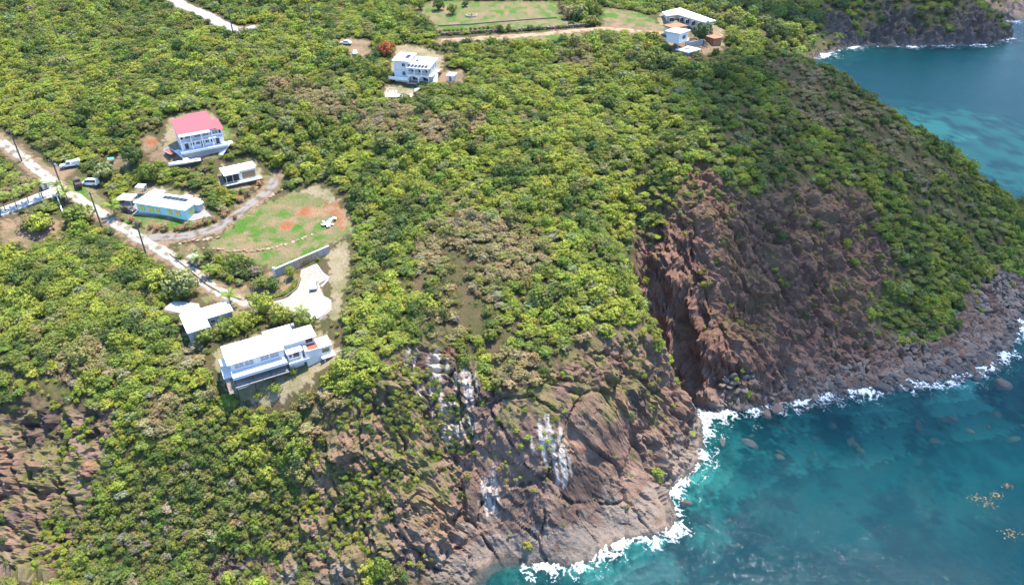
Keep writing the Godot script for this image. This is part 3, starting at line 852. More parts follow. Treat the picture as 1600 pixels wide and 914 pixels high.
func make_crown(seed_: int, lobes: int, leaves: int, size: float, open: float) -> ArrayMesh:
	# unit crown, base at y = 0, top near y = 2: clumps of leaf sprays on a branching mass
	var r := RandomNumberGenerator.new()
	r.seed = seed_
	var v := PackedVector3Array()
	var n := PackedVector3Array()
	var c := PackedColorArray()
	var at: Array[Vector3] = []
	var tries := 0
	while at.size() < lobes and tries < 600:
		tries += 1
		var d := rand_dir(r)
		if d.y < -0.45:
			continue
		var p := d * r.randf_range(0.42, 0.95)
		var ok := true
		for q in at:
			if q.distance_to(p) < 0.25:
				ok = false
		if ok:
			at.append(p)
	for p in at:
		var rad := r.randf_range(0.16, 0.33)
		var tone := r.randf_range(0.80, 1.18)
		var warm := r.randf_range(-0.08, 0.10)
		for k in leaves:
			var d := (rand_dir(r) + p.normalized() * 0.55 + Vector3.UP * 0.25).normalized()
			var o := p + d * rad * (r.randf_range(0.55, 1.0) if r.randf() > open else r.randf_range(0.9, 1.25))
			var nn := (d + rand_dir(r) * 0.75).normalized()
			var u := nn.cross(rand_dir(r)).normalized()
			var w := nn.cross(u)
			var s := size * r.randf_range(0.6, 1.25)
			var t := tone * r.randf_range(0.82, 1.18)
			var col := Color(t * (1.0 + warm), t, t * (1.0 - warm))
			var ns := (nn * 0.55 + d * 0.7).normalized()
			var q := [o + u * s, o + w * s * 0.62 + nn * s * 0.15, o - u * s * 0.9, o - w * s * 0.6 + nn * s * 0.1]
			if (q[1] - q[0]).cross(q[2] - q[0]).dot(ns) > 0.0:
				q.reverse()
			for i in [0, 1, 2, 0, 2, 3]:
				v.append(q[i] * Vector3(1, 0.92, 1) + Vector3(0, 0.95, 0))
				n.append(ns)
				c.append(col)
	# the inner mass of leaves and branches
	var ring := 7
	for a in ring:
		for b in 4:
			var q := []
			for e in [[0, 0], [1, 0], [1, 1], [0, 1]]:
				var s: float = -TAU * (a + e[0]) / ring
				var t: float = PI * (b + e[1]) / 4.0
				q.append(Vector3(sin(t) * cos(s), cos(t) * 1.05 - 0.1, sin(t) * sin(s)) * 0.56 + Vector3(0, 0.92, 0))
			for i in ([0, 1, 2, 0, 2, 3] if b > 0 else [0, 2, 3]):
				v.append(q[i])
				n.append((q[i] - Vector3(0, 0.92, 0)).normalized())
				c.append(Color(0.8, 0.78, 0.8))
	return smooth_mesh(v, n, c, PackedInt32Array(), leaf_mat)

func make_twigs(seed_: int, count: int, leaves: int) -> ArrayMesh:
	# a nearly bare bush: forking grey twigs with a few leaves left
	var r := RandomNumberGenerator.new()
	r.seed = seed_
	var s := Soup.new()
	for k in count:
		var d := rand_dir(r)
		d.y = absf(d.y) + 0.25
		d = d.normalized()
		var a := Vector3(d.x * 0.15, 0.05, d.z * 0.15)
		var b := a + d * r.randf_range(0.5, 0.8)
		var t := r.randf_range(0.75, 1.25)
		s.tone = Color(t, t * 0.98, t * 0.95)
		s.tube(a, b, 0.045, 0.028, 3, false)
		for m in 4:
			var e := (d + rand_dir(r) * 0.8).normalized()
			var g := b.lerp(a, r.randf() * 0.4)
			var h := g + e * r.randf_range(0.4, 0.75)
			s.tube(g, h, 0.026, 0.012, 3, false)
			for i in leaves:
				var o := g.lerp(h, r.randf_range(0.3, 1.0)) + rand_dir(r) * 0.12
				var u := rand_dir(r) * 0.1
				var w := rand_dir(r) * 0.07
				s.quad(o - u, o + w, o + u, o - w)
	return s.mesh(leaf_mat)

var eye := Vector3(0, 140, 0)
func seen_at(p: Vector3) -> Vector3:
	# (across, down, depth) with the frame's edges at -1 .. 1
	var q := p - eye
	var a := deg_to_rad(33.0)
	var depth := -q.y * sin(a) - q.z * cos(a)
	var up := q.y * cos(a) - q.z * sin(a)
	return Vector3(q.x / depth / 0.7137, -up / depth / 0.4077, depth)

func pick_tint(x: float, f: float, r: RandomNumberGenerator, wild: float, mottled: float) -> String:
	var dry := near_spot(TINT_DRY, x, f)
	var bright := near_spot(TINT_BRIGHT, x, f)
	var dark := near_spot(TINT_DARK, x, f)
	var dull := near_spot(TINT_DULL, x, f)
	var q := r.randf()
	var e := wild * 1.1 + (r.randf() - 0.5) * 0.34
	if dry * 1.5 + mottled * 0.3 > 0.42 + r.randf() * 0.45:
		return ["dry", "dry", "olive", "twig" if q < 0.68 else "olive", "dry"][int(q * 4.99)]
	if dull > 0.2 + r.randf() * 0.7:
		return ["twig" if q < 0.09 else "olive", "olive", "mid", "olive", "mid", "deep"][int(q * 5.99)]
	e += bright * 0.5 - dark * 0.5 + 0.08
	if e > 0.30:
		return "bright" if q < 0.74 else ("pale" if q < 0.84 else "mid")
	if e > 0.0:
		return "mid" if q < 0.50 else ("bright" if q < 0.82 else ("olive" if q < 0.93 else "pale"))
	if e > -0.38:
		return "mid" if q < 0.62 else ("deep" if q < 0.74 else ("olive" if q < 0.96 else "dry"))
	return "deep" if q < 0.55 else ("mid" if q < 0.85 else "olive")

func make_plants() -> void:
	leaf_mat = leaf_material(Color.WHITE)
	for k in 7:
		crowns.append(make_crown(100 + k, 26 + k % 4 * 4, 32, 0.088 + 0.012 * (k % 3), 0.34 + 0.06 * k))
	for k in 3:
		twiggy.append(make_twigs(200 + k, 11, 1 + k * 2))
	var r := RandomNumberGenerator.new()
	r.seed = 77
	var canopy := noise(71, 0.028, 3)
	var stand := noise(72, 0.06, 3)
	var brown := noise(73, 0.045, 3)
	var gaps := noise(74, 0.09, 3)
	var all := []
	for zone in [[-245.0, 232.0, 84.0, 356.0, 1.85], [-200.0, 470.0, 356.0, 700.0, 5.2]]:
		var st: float = zone[4]
		var row := 0
		var f: float = zone[2]
		while f < zone[3]:
			row += 1
			var x: float = zone[0] + (st * 0.5 if row % 2 else 0.0)
			while x < zone[1]:
				var px := x + r.randf_range(-0.6, 0.6) * st
				var pf := f + r.randf_range(-0.6, 0.6) * st
				x += st
				var y := land(px, pf)
				var s := seen_at(Vector3(px, y, -pf))
				var roll := r.randf()
				var size := r.randf()
				if y < 2.6 or absf(s.x) > 1.12 or s.y < -1.2 or s.y > 1.15:
					continue
				var open_ground := on_grid(bare, px, pf)
				if open_ground > 0.22:
					continue
				var k := on_grid(rock, px, pf)
				if pf > 345.0:
					k = rock_at(px, pf, y)
				var gap := gaps.get_noise_2d(px, pf)
				k = clampf(k + gap * 0.75 - 0.05, 0, 1) if k > 0.02 and k < 0.98 else k
				var tint := pick_tint(px, pf, r, stand.get_noise_2d(px, pf) * 1.5, brown.get_noise_2d(px, pf))
				var rad := (1.1 + size * size * size * 2.0) * (1.0 + canopy.get_noise_2d(px, pf) * 0.5) * (0.74 if st < 3.0 else 1.7)
				var tall := r.randf_range(0.62, 1.12)
				if k > 0.3:
					# on the cliffs only low scrub, in clusters
					if near_spot(SLAB, px, pf) > 0.15 and roll > 0.03:
						continue
					if roll > 0.10 + clampf(gap * 1.5, -0.1, 0.5) + (1.0 - k) * 0.5:
						continue
					rad *= r.randf_range(0.32, 0.7)
					if tint == "mid" and size > 0.5: tint = "olive"
				elif near_spot(TINT_DULL, px, pf) > 0.1:
					rad *= 0.8
				if open_ground > 0.02:
					rad *= 0.62
				if k < 0.3 and open_ground < 0.02 and st < 3.0 and not (near_spot(TINT_DULL, px, pf) > 0.05 and gap < 0.08):
					# low growth closes the canopy between the crowns
					all.append({"p": Vector3(px + r.randf_range(-1.0, 1.0), y - 0.1, -pf + r.randf_range(-1.0, 1.0)), "r": r.randf_range(1.2, 1.7), "t": r.randf_range(0.40, 0.62), "tint": tint, "kind": r.randi() % 7, "turn": r.randf() * TAU, "lean": 0.0, "wide": 1.15, "jit": Color(r.randf_range(0.9, 1.1), r.randf_range(0.9, 1.1), r.randf_range(0.9, 1.1)), "big": 0.0})
				if (near_spot(TINT_DULL, px, pf) > 0.1 and gap < 0.0 and roll > 0.35) or (gap < -0.42 and roll > 0.5):
					continue
				var kind := r.randi() % 7
				if tint == "twig" or (tint == "dry" and roll < 0.55):
					kind = 7 + r.randi() % 3
				var jit := Color(r.randf_range(0.86, 1.16), r.randf_range(0.88, 1.12), r.randf_range(0.8, 1.2))
				all.append({"p": Vector3(px, y - 0.12 * rad, -pf), "r": rad, "t": tall, "tint": tint, "kind": kind, "turn": r.randf() * TAU, "lean": r.randf_range(-0.18, 0.18), "wide": r.randf_range(0.78, 1.3), "jit": jit, "big": rad / s.z if absf(s.x) < 0.99 and absf(s.y) < 0.97 and k < 0.5 and kind < 7 else 0.0})
			f += st
	# low growth that fills the dull slope and the cliffs' cracks
	for k in 18000:
		var px := r.randf_range(-125.0, 215.0)
		var pf := r.randf_range(86.0, 280.0)
		if k > 9000:
			px = r.randf_range(-98.0, 12.0)
			pf = r.randf_range(88.0, 128.0)
		var dull := near_spot(TINT_DULL, px, pf)
		var y := land(px, pf)
		var k2 := on_grid(rock, px, pf)
		var tint := pick_tint(px, pf, r, stand.get_noise_2d(px, pf) * 1.5, brown.get_noise_2d(px, pf))
		var q := r.randf()
		var size := r.randf_range(0.35, 1.0)
		var gap := gaps.get_noise_2d(px * 1.7, pf * 1.7)
		if y < 3.0 or on_grid(bare, px, pf) > 0.3:
			continue
		var s := seen_at(Vector3(px, y, -pf))
		if absf(s.x) > 1.1 or absf(s.y) > 1.15:
			continue
		if near_spot(SLAB, px, pf) > 0.15 and q > 0.10:
			continue
		if not (dull > 0.05 and k2 < 0.5) and not (k2 > 0.3 and gap + (y - 18.0) * 0.008 + near_spot(SCRUBBY, px, pf) * 0.55 > 0.12 + q * 0.35):
			continue
		all.append({"p": Vector3(px, y, -pf), "r": size * (1.2 if k2 < 0.4 else 0.8), "t": 0.85, "tint": tint if q < 0.6 or k2 < 0.4 else "olive", "kind": r.randi() % 7 if q < 0.62 else 7 + r.randi() % 3, "turn": r.randf() * TAU, "lean": 0.0, "wide": 1.0, "jit": Color(r.randf_range(0.86, 1.16), r.randf_range(0.88, 1.12), r.randf_range(0.8, 1.2)), "big": 0.0})
	all.sort_custom(func(a, b): return a.big > b.big)
	print("plants ", all.size())
	var heroes := mini(230, all.size())
	for k in heroes:
		var d = all[k]
		bush(d)
	var mass := Node3D.new()
	mass.name = "scrub_woodland"
	add_child(mass)
	tag(mass, "dense low tropical scrub and trees covering the headland", "scrub", "", "stuff")
	for kind in 10:
		var list := []
		for k in range(heroes, all.size()):
			if all[k].kind == kind:
				list.append(all[k])
		var mm := MultiMesh.new()
		mm.transform_format = MultiMesh.TRANSFORM_3D
		mm.use_colors = true
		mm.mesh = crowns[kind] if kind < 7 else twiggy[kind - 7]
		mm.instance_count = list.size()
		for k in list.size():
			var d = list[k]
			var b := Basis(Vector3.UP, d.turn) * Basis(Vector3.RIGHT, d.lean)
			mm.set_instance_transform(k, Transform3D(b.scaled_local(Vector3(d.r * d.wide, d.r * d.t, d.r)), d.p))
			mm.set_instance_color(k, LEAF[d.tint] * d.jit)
		var o := MultiMeshInstance3D.new()
		o.name = "leafy_scrub" if kind < 7 else "bare_scrub"
		o.multimesh = mm
		mass.add_child(o, true)
		tag(o, "", "", "", "stuff")

func tinted(tint: String, step: int) -> StandardMaterial3D:
	var key := tint + str(step)
	if not leaf_mats.has(key):
		var c: Color = LEAF[tint] * [0.88, 1.0, 1.14][step]
		leaf_mats[key] = leaf_material(lin(c.r, c.g, c.b))
	return leaf_mats[key]

var trunk_mesh: ArrayMesh
func trunk() -> ArrayMesh:
	if trunk_mesh == null:
		var s := Soup.new()
		s.tube(Vector3(0, -0.25, 0), Vector3(0.04, 0.55, 0.02), 0.10, 0.07, 7)
		for k in 5:
			var a := TAU * k / 5 + 0.3
			s.tube(Vector3(0.04, 0.5, 0.02), Vector3(cos(a) * 0.5, 1.0 + 0.1 * (k % 3), sin(a) * 0.5), 0.05, 0.02, 5)
		trunk_mesh = s.mesh(mat("bark", lin(0.16, 0.125, 0.09), 0.9, "rock", 1.2))
	return trunk_mesh

const PLACES := [
	[-66.0, 116.0, "on the slope below the long white house"], [-92.0, 112.0, "on the cliff top in the lower left corner"], [-78.0, 100.0, "on the steep slope at the bottom edge"],
	[-45.0, 108.0, "above the bare rock at the bottom edge"], [-95.0, 130.0, "on the bushy slope by the left edge"], [-80.0, 134.0, "below the small white-roofed house"],
	[-57.0, 138.0, "between the two white-roofed houses"], [-32.0, 128.0, "beside the long white house's terrace end"], [-20.0, 128.0, "above the white-stained gully"],
	[0.0, 130.0, "on the middle headland above the sea cliff"], [20.0, 140.0, "on the crest of the middle headland"], [-100.0, 155.0, "downhill from the pale track"],
	[-30.0, 155.0, "on the wooded slope right of the parking court"], [45.0, 190.0, "above the deep cove"], [30.0, 172.0, "on the green shoulder left of the cove"], [10.0, 160.0, "on the slope behind the middle headland"], [58.0, 210.0, "uphill from the ribbed cliff"], [90.0, 215.0, "along the ribbed cliff's upper edge"], [-10.0, 142.0, "at the head of the white-stained gully"], [120.0, 200.0, "on the hanging green slope over the shore"], [-110.0, 145.0, "beside the left edge, level with the small white house"], [-70.0, 124.0, "left of the long white house"], [-86.0, 122.0, "above the split rocks at the left edge"], [-58.0, 112.0, "below the long white house's dry garden"], [-34.0, 140.0, "right of the round parking slab"], [-60.0, 155.0, "near the curved parking court"]]

func bush(d: Dictionary, label := "", group := "") -> Node3D:
	var size: String = ("low" if d.r < 2.1 else ("broad" if d.t < 0.82 else ("tall" if d.r > 2.7 else "rounded"))) + [", loose", ", dense", ", lobed"][d.kind % 3]
	if label == "":
		var best := 1e9
		var words := ""
		for a in PLACES:
			var q := Vector2(d.p.x - a[0], -d.p.z - a[1]).length()
			if q < best:
				best = q
				words = a[2]
		label = "%s %s bushy tree %s" % [size, LEAF_WORDS[d.tint], words]
		group = "bushy trees of the near slopes"
	var o := thing("bushy_tree", label, "tree", d.p, d.turn, group)
	o.scale = Vector3(d.r * d.wide, d.r * d.t, d.r)
	part("trunk", trunk(), o)
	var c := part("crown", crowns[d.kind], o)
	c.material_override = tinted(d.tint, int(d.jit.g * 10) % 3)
	return o

# ------------------------------------------------------------------ building kit
func white() -> Material: return mat("white_paint", lin(0.72, 0.72, 0.71), 0.6, "plaster", 0.22)
func roof_white() -> Material: return mat("white_roof", lin(0.76, 0.76, 0.75), 0.5, "plaster", 0.15)
func glass() -> Material: return mat("window_glass", lin(0.03, 0.04, 0.05), 0.06)
func blue_glass() -> Material: return mat("sky_painted_glass", lin(0.20, 0.26, 0.34), 0.08)  # the sky's reflection is painted into the pane colour
func dark() -> Material: return mat("dark_metal", lin(0.04, 0.04, 0.045), 0.5)
func grey() -> Material: return mat("grey_concrete", lin(0.27, 0.26, 0.25), 0.85, "concrete", 0.25)
func pale_concrete() -> Material: return mat("pale_concrete", lin(0.33, 0.29, 0.25), 0.85, "concrete", 0.09)
func wood() -> Material: return mat("weathered_wood", lin(0.30, 0.20, 0.12), 0.8, "soil", 0.9)
func grey_deck() -> Material: return mat("grey_deck_boards", lin(0.30, 0.29, 0.29), 0.8, "soil", 0.8)

func window(parent: Node, at: Vector3, w: float, h: float, frame: Material, pane: Material, turn := 0.0, bars := 1, called := "window") -> Node3D:
	var s := Soup.new()
	var t := 0.09
	s.box(Vector3(0, h / 2, 0), Vector3(w + 2 * t, t, 0.14)); s.box(Vector3(0, -h / 2, 0), Vector3(w + 2 * t, t, 0.18))
	for k in range(-1, 2, 2):
		s.box(Vector3(k * w / 2, 0, 0), Vector3(t, h - t, 0.14))
	for k in bars:
		s.box(Vector3(-w / 2 + w * (k + 1) / (bars + 1), 0, -0.01), Vector3(0.05, h - t, 0.08))
	var o := part(called, s.mesh(frame), parent, at, Vector3(0, turn, 0))
	box("pane", o, pane, -w / 2, w / 2, -h / 2, h / 2, -0.045, -0.015)
	return o

func door(parent: Node, at: Vector3, w: float, h: float, m: Material, turn := 0.0) -> Node3D:
	var s := Soup.new()
	s.box(Vector3(0, h / 2, 0), Vector3(w, h, 0.08))
	s.box(Vector3(0, h * 0.7, 0.05), Vector3(w * 0.6, h * 0.35, 0.03))
	var o := part("door", s.mesh(m), parent, at, Vector3(0, turn, 0))
	box("handle", o, dark(), w * 0.36, w * 0.42, h * 0.45, h * 0.52, 0.04, 0.12)
	return o

func railing(parent: Node, pts: Array, h: float, m: Material, gap := 1.2, rails := 3) -> void:
	var s := Soup.new()
	for k in pts.size() - 1:
		var a: Vector3 = pts[k]
		var b: Vector3 = pts[k + 1]
		var n := maxi(1, int(a.distance_to(b) / gap))
		for i in n + 1:
			var p := a.lerp(b, float(i) / n)
			s.tube(p, p + Vector3(0, h, 0), 0.045, 0.045, 4)
		for q in rails:
			var y := h * (q + 1.0) / rails
			s.tube(a + Vector3(0, y, 0), b + Vector3(0, y, 0), 0.04 if q == rails - 1 else 0.018, 0.04 if q == rails - 1 else 0.018, 4)
	part("railing", s.mesh(m), parent)

func stairs(parent: Node, m: Material, x: float, z: float, w: float, y0: float, y1: float, run: float, turn := 0.0) -> void:
	var s := Soup.new()
	var n := maxi(2, int((y1 - y0) / 0.19))
	for k in n:
		s.box(Vector3(0, y1 - (k + 0.5) * (y1 - y0) / n - 0.1, run * (k + 0.5) / n), Vector3(w, 0.2, run / n + 0.02))
	part("stairs", s.mesh(m), parent, Vector3(x, 0, z), Vector3(0, turn, 0))

func roof_sheet(called: String, parent: Node, m: Material, x0: float, x1: float, z0: float, z1: float, y0: float, y1: float, t := 0.16, ribs := true) -> void:
	# a sloping metal roof: height y0 at z0, y1 at z1, with standing seams
	var s := Soup.new()
	var side := [Vector3(x0, y0, z0), Vector3(x0, y1, z1), Vector3(x1, y1, z1), Vector3(x1, y0, z0)]
	var d := Vector3(0, t, 0)
	s.quad(side[0], side[3], side[2], side[1])
	s.quad(side[0] - d, side[1] - d, side[2] - d, side[3] - d)
	for k in 4:
		s.quad(side[k], side[(k + 1) % 4], side[(k + 1) % 4] - d, side[k] - d)
	if ribs:
		var n := int((x1 - x0) / 0.6)
		for k in n + 1:
			var x := lerpf(x0 + 0.04, x1 - 0.04, float(k) / n)
			s.tube(Vector3(x, y0 + 0.02, z0), Vector3(x, y1 + 0.02, z1), 0.035, 0.035, 4)
	part(called, s.mesh(m), parent)

func solar(parent: Node, at: Vector3, w: float, l: float, pitch: float) -> void:
	var o := box("solar_panel", parent, mat("solar_cells", lin(0.018, 0.02, 0.028), 0.22), -w / 2, w / 2, -0.03, 0.03, -l / 2, l / 2)
	o.position = at
	o.rotation.x = pitch
	var s := Soup.new()
	s.box(Vector3(0, 0.035, l / 2), Vector3(w, 0.02, 0.06)); s.box(Vector3(0, 0.035, -l / 2), Vector3(w, 0.02, 0.06))
	s.box(Vector3(w / 2, 0.035, 0), Vector3(0.06, 0.02, l - 0.06)); s.box(Vector3(-w / 2, 0.035, 0), Vector3(0.06, 0.02, l - 0.06))
	part("frame", s.mesh(mat("aluminium", lin(0.55, 0.56, 0.57), 0.4, "", 0.3, 0.8)), o)

# ------------------------------------------------------------------ houses
func long_white_house() -> void:
	var o := thing("long_white_house", "long white-roofed house with deck and blue-grey windows above the cliff", "house", Vector3(-65.0, 37.0, -127.5), deg_to_rad(29.0))
	o.scale = Vector3(1, 0.9, 1)
	var w := white()
	roof_sheet("main_roof", o, roof_white(), -0.1, 12.3, -0.2, 6.9, 6.35, 5.75)
	roof_sheet("wing_roof", o, roof_white(), 12.3, 19.9, 1.3, 5.9, 6.45, 6.05)
	roof_sheet("back_roof", o, roof_white(), 9.2, 15.6, -1.1, 1.3, 6.55, 6.47)
	box("wall", o, w, 0.6, 12.2, -3, 5.75, 0.4, 6.0)
	box("wing_wall", o, w, 12.2, 19.5, -3, 6.1, 1.7, 5.2)
	box("back_wall", o, w, 9.6, 15.3, -1, 6.35, -0.7, 1.7)
	for x in [2.35, 4.5, 7.9, 10.05]:
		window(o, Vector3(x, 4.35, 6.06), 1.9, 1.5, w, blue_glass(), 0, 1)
	# upper deck, its fascia and rail
	box("upper_deck", o, w, 0.3, 12.2, 2.75, 2.98, 6.02, 8.5)
	box("deck_fascia", o, w, 0.3, 12.2, 2.2, 2.75, 8.38, 8.5)
	railing(o, [Vector3(0.4, 2.98, 6.1), Vector3(0.4, 2.98, 8.42), Vector3(12.1, 2.98, 8.42)], 0.95, w, 1.5, 2)
	box("lower_deck", o, grey_deck(), 0.3, 12.2, 0.15, 0.35, 6.02, 9.1)
	railing(o, [Vector3(0.4, 0.35, 9.0), Vector3(12.1, 0.35, 9.0)], 0.9, dark(), 2.4, 3)
	for x in [0.6, 4.4, 8.2, 12.0]:
		box("deck_post", o, dark(), x - 0.1, x + 0.1, -3.2, 2.2, 8.3, 8.48)
	door(o, Vector3(9.0, 0.35, 6.05), 1.4, 2.0, dark())
	for x in [3.2, 6.2]:
		window(o, Vector3(x, 1.4, 6.06), 1.5, 1.2, w, glass(), 0, 1)
	# left landing with steps
	box("landing", o, w, -1.4, 0.5, 1.6, 1.85, 1.4, 6.4)
	railing(o, [Vector3(-1.3, 1.85, 1.5), Vector3(-1.3, 1.85, 6.3)], 0.95, w, 0.9, 3)
	stairs(o, mat("worn_steps", lin(0.38, 0.30, 0.25), 0.85, "concrete", 0.3), -0.7, 6.4, 0.9, -0.6, 1.85, 3.0)
	box("shed_roof", o, roof_white(), -1.2, 0.5, 3.7, 3.85, 1.3, 4.0)
	# front room with its awning, small deck
	box("front_room", o, w, 12.6, 15.9, -2.5, 4.35, 5.2, 7.2)
	roof_sheet("awning", o, roof_white(), 12.4, 16.1, 5.1, 7.6, 4.75, 4.4)
	window(o, Vector3(14.5, 3.35, 7.26), 1.2, 1.1, dark(), glass(), 0, 1)
	window(o, Vector3(13.2, 3.35, 7.26), 0.7, 1.0, w, glass(), 0, 0)
	box("side_deck", o, w, 12.5, 17.0, 1.7, 2.0, 7.22, 8.9)
	box("parapet", o, w, 12.5, 17.0, 2.0, 2.55, 8.78, 8.9)
	# stair tower and red-tiled terrace
	box("terrace_block", o, w, 16.4, 19.6, -2.5, 3.75, 5.22, 8.2)
	box("terrace_parapet", o, w, 16.4, 17.1, 3.75, 4.25, 5.3, 8.2)
	box("terrace_front", o, w, 17.1, 19.6, 3.75, 4.1, 8.0, 8.2)
	box("red_terrace", o, mat("red_tiles", lin(0.42, 0.10, 0.06), 0.8, "soil", 0.6), 17.12, 19.55, 3.752, 3.78, 5.3, 7.95)
	window(o, Vector3(18.2, 4.95, 5.26), 1.7, 1.4, w, glass(), 0, 0)
	box("end_room", o, w, 19.62, 22.4, -2, 3.9, 4.6, 8.0)
	roof_sheet("end_roof", o, roof_white(), 19.5, 22.6, 4.4, 8.2, 4.15, 3.95)
	window(o, Vector3(21.0, 2.7, 8.06), 1.8, 1.3, w, mat("olive_screen", lin(0.16, 0.13, 0.05), 0.7), 0, 0)
	box("balcony", o, w, 19.62, 25.0, 1.2, 1.42, 8.02, 9.5)
	box("balcony_side", o, w, 22.42, 25.0, 1.2, 1.42, 5.4, 8.02)
	railing(o, [Vector3(19.7, 1.42, 9.4), Vector3(24.9, 1.42, 9.4), Vector3(24.9, 1.42, 5.5)], 1.0, w, 0.9, 3)
	for x in [20.2, 24.7]:
		box("balcony_post", o, w, x - 0.12, x + 0.12, -2.5, 1.2, 9.2, 9.4)
	box("stone_chimney", o, grey(), 15.7, 16.4, 2, 7.2, -0.4, 0.6)

func small_white_house() -> void:
	var o := thing("small_white_house", "small white flat-roofed house with grey walls behind the garden trees", "house", Vector3(-77.2, 39.3, -136.8), deg_to_rad(33.0))
	var g := mat("grey_render", lin(0.33, 0.34, 0.35), 0.8, "plaster", 0.3)
	box("wall", o, g, 0.3, 11.0, -1.5, 3.2, -3.2, 1.0)
	box("front_wing", o, g, 0.3, 5.0, -1.5, 3.2, 1.0, 4.6)
	roof_sheet("roof", o, roof_white(), 0, 11.4, -3.6, 1.4, 3.6, 3.4)
	roof_sheet("wing_roof", o, roof_white(), 0, 5.2, 1.4, 4.9, 3.4, 3.3)
	window(o, Vector3(6.4, 2.0, 1.06), 1.0, 1.0, white(), glass())
	window(o, Vector3(9.0, 2.0, 1.06), 1.3, 1.0, white(), glass())
	window(o, Vector3(5.06, 2.0, 2.8), 1.0, 1.0, white(), glass(), PI / 2)
	door(o, Vector3(7.8, 0.1, 1.06), 0.9, 2.0, white())

func red_roofed_house() -> void:
	var o := thing("red_roofed_house", "two-storey white house with a faded red metal roof", "house", Vector3(-99.6, 58.5, -204.0), deg_to_rad(31.0))
	o.scale = Vector3(1, 0.86, 1)
	var w := mat("pale_blue_white_paint", lin(0.74, 0.76, 0.80), 0.6, "plaster", 0.22)
	var red := mat("faded_red_roof", lin(0.38, 0.09, 0.105), 0.55, "soil", 0.2)
	box("wall", o, w, 0.4, 12.4, 0.0, 5.4, -8.5, 0.0)
	roof_sheet("roof", o, red, 0.0, 11.2, -9.0, 0.7, 7.9, 5.75)
	roof_sheet("rear_roof", o, red, 4.6, 11.0, -10.6, -9.0, 8.25, 7.9)
	roof_sheet("side_roof", o, red, 11.2, 13.2, -6.0, 1.3, 6.6, 5.35)
	roof_sheet("front_awning", o, roof_white(), 0.2, 9.0, 0.7, 1.9, 5.7, 5.35)
	box("gable", o, w, 0.4, 11.0, 5.4, 7.3, -8.6, -7.4)
	box("floor_band", o, w, 0.2, 12.6, 2.62, 2.95, 0.0, 1.5)
	railing(o, [Vector3(0.3, 2.95, 1.4), Vector3(12.5, 2.95, 1.4)], 0.95, w, 0.7, 3)
	for x in [0.4, 3.4, 6.4, 9.4, 12.4]:
		box("pillar", o, w, x - 0.14, x + 0.14, 0.0, 5.3, 1.2, 1.46)
	window(o, Vector3(0.95, 4.2, 0.06), 0.8, 1.2, w, glass(), 0, 0)
	for x in [2.9, 5.5, 7.9]:
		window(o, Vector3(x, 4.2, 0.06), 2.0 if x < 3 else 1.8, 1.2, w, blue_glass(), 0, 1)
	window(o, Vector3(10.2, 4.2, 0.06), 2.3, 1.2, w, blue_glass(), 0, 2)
	window(o, Vector3(12.0, 4.2, 0.06), 0.6, 1.2, w, glass(), 0, 0)
	door(o, Vector3(1.9, 0.05, 0.06), 1.0, 2.2, dark())
	for x in [3.6, 5.2, 7.9, 9.4]:
		window(o, Vector3(x, 1.5, 0.06), 1.1, 1.0, w, glass(), 0, 1)
	door(o, Vector3(6.5, 0.05, 0.06), 0.8, 2.0, dark())
	door(o, Vector3(10.9, 0.05, 0.06), 1.0, 2.2, dark())
	box("terrace", o, w, -0.4, 13.2, -0.35, 0.0, 0.0, 3.2)
	box("terrace_parapet", o, w, -0.4, 13.2, 0.0, 0.45, 3.05, 3.2)
	box("basement", o, mat("block_wall", lin(0.34, 0.33, 0.32), 0.9, "concrete", 0.4), 0.2, 12.8, -3.0, -0.35, -8, 2.6)
	stairs(o, w, 13.6, 1.0, 1.8, -2.6, 0.0, 4.5, -0.9)
	box("side_platform", o, w, 12.9, 15.0, -0.4, -0.15, -0.8, 1.6)
	stairs(o, w, -1.2, -1.0, 1.6, -2.2, 0.0, 4.0, 0.5)

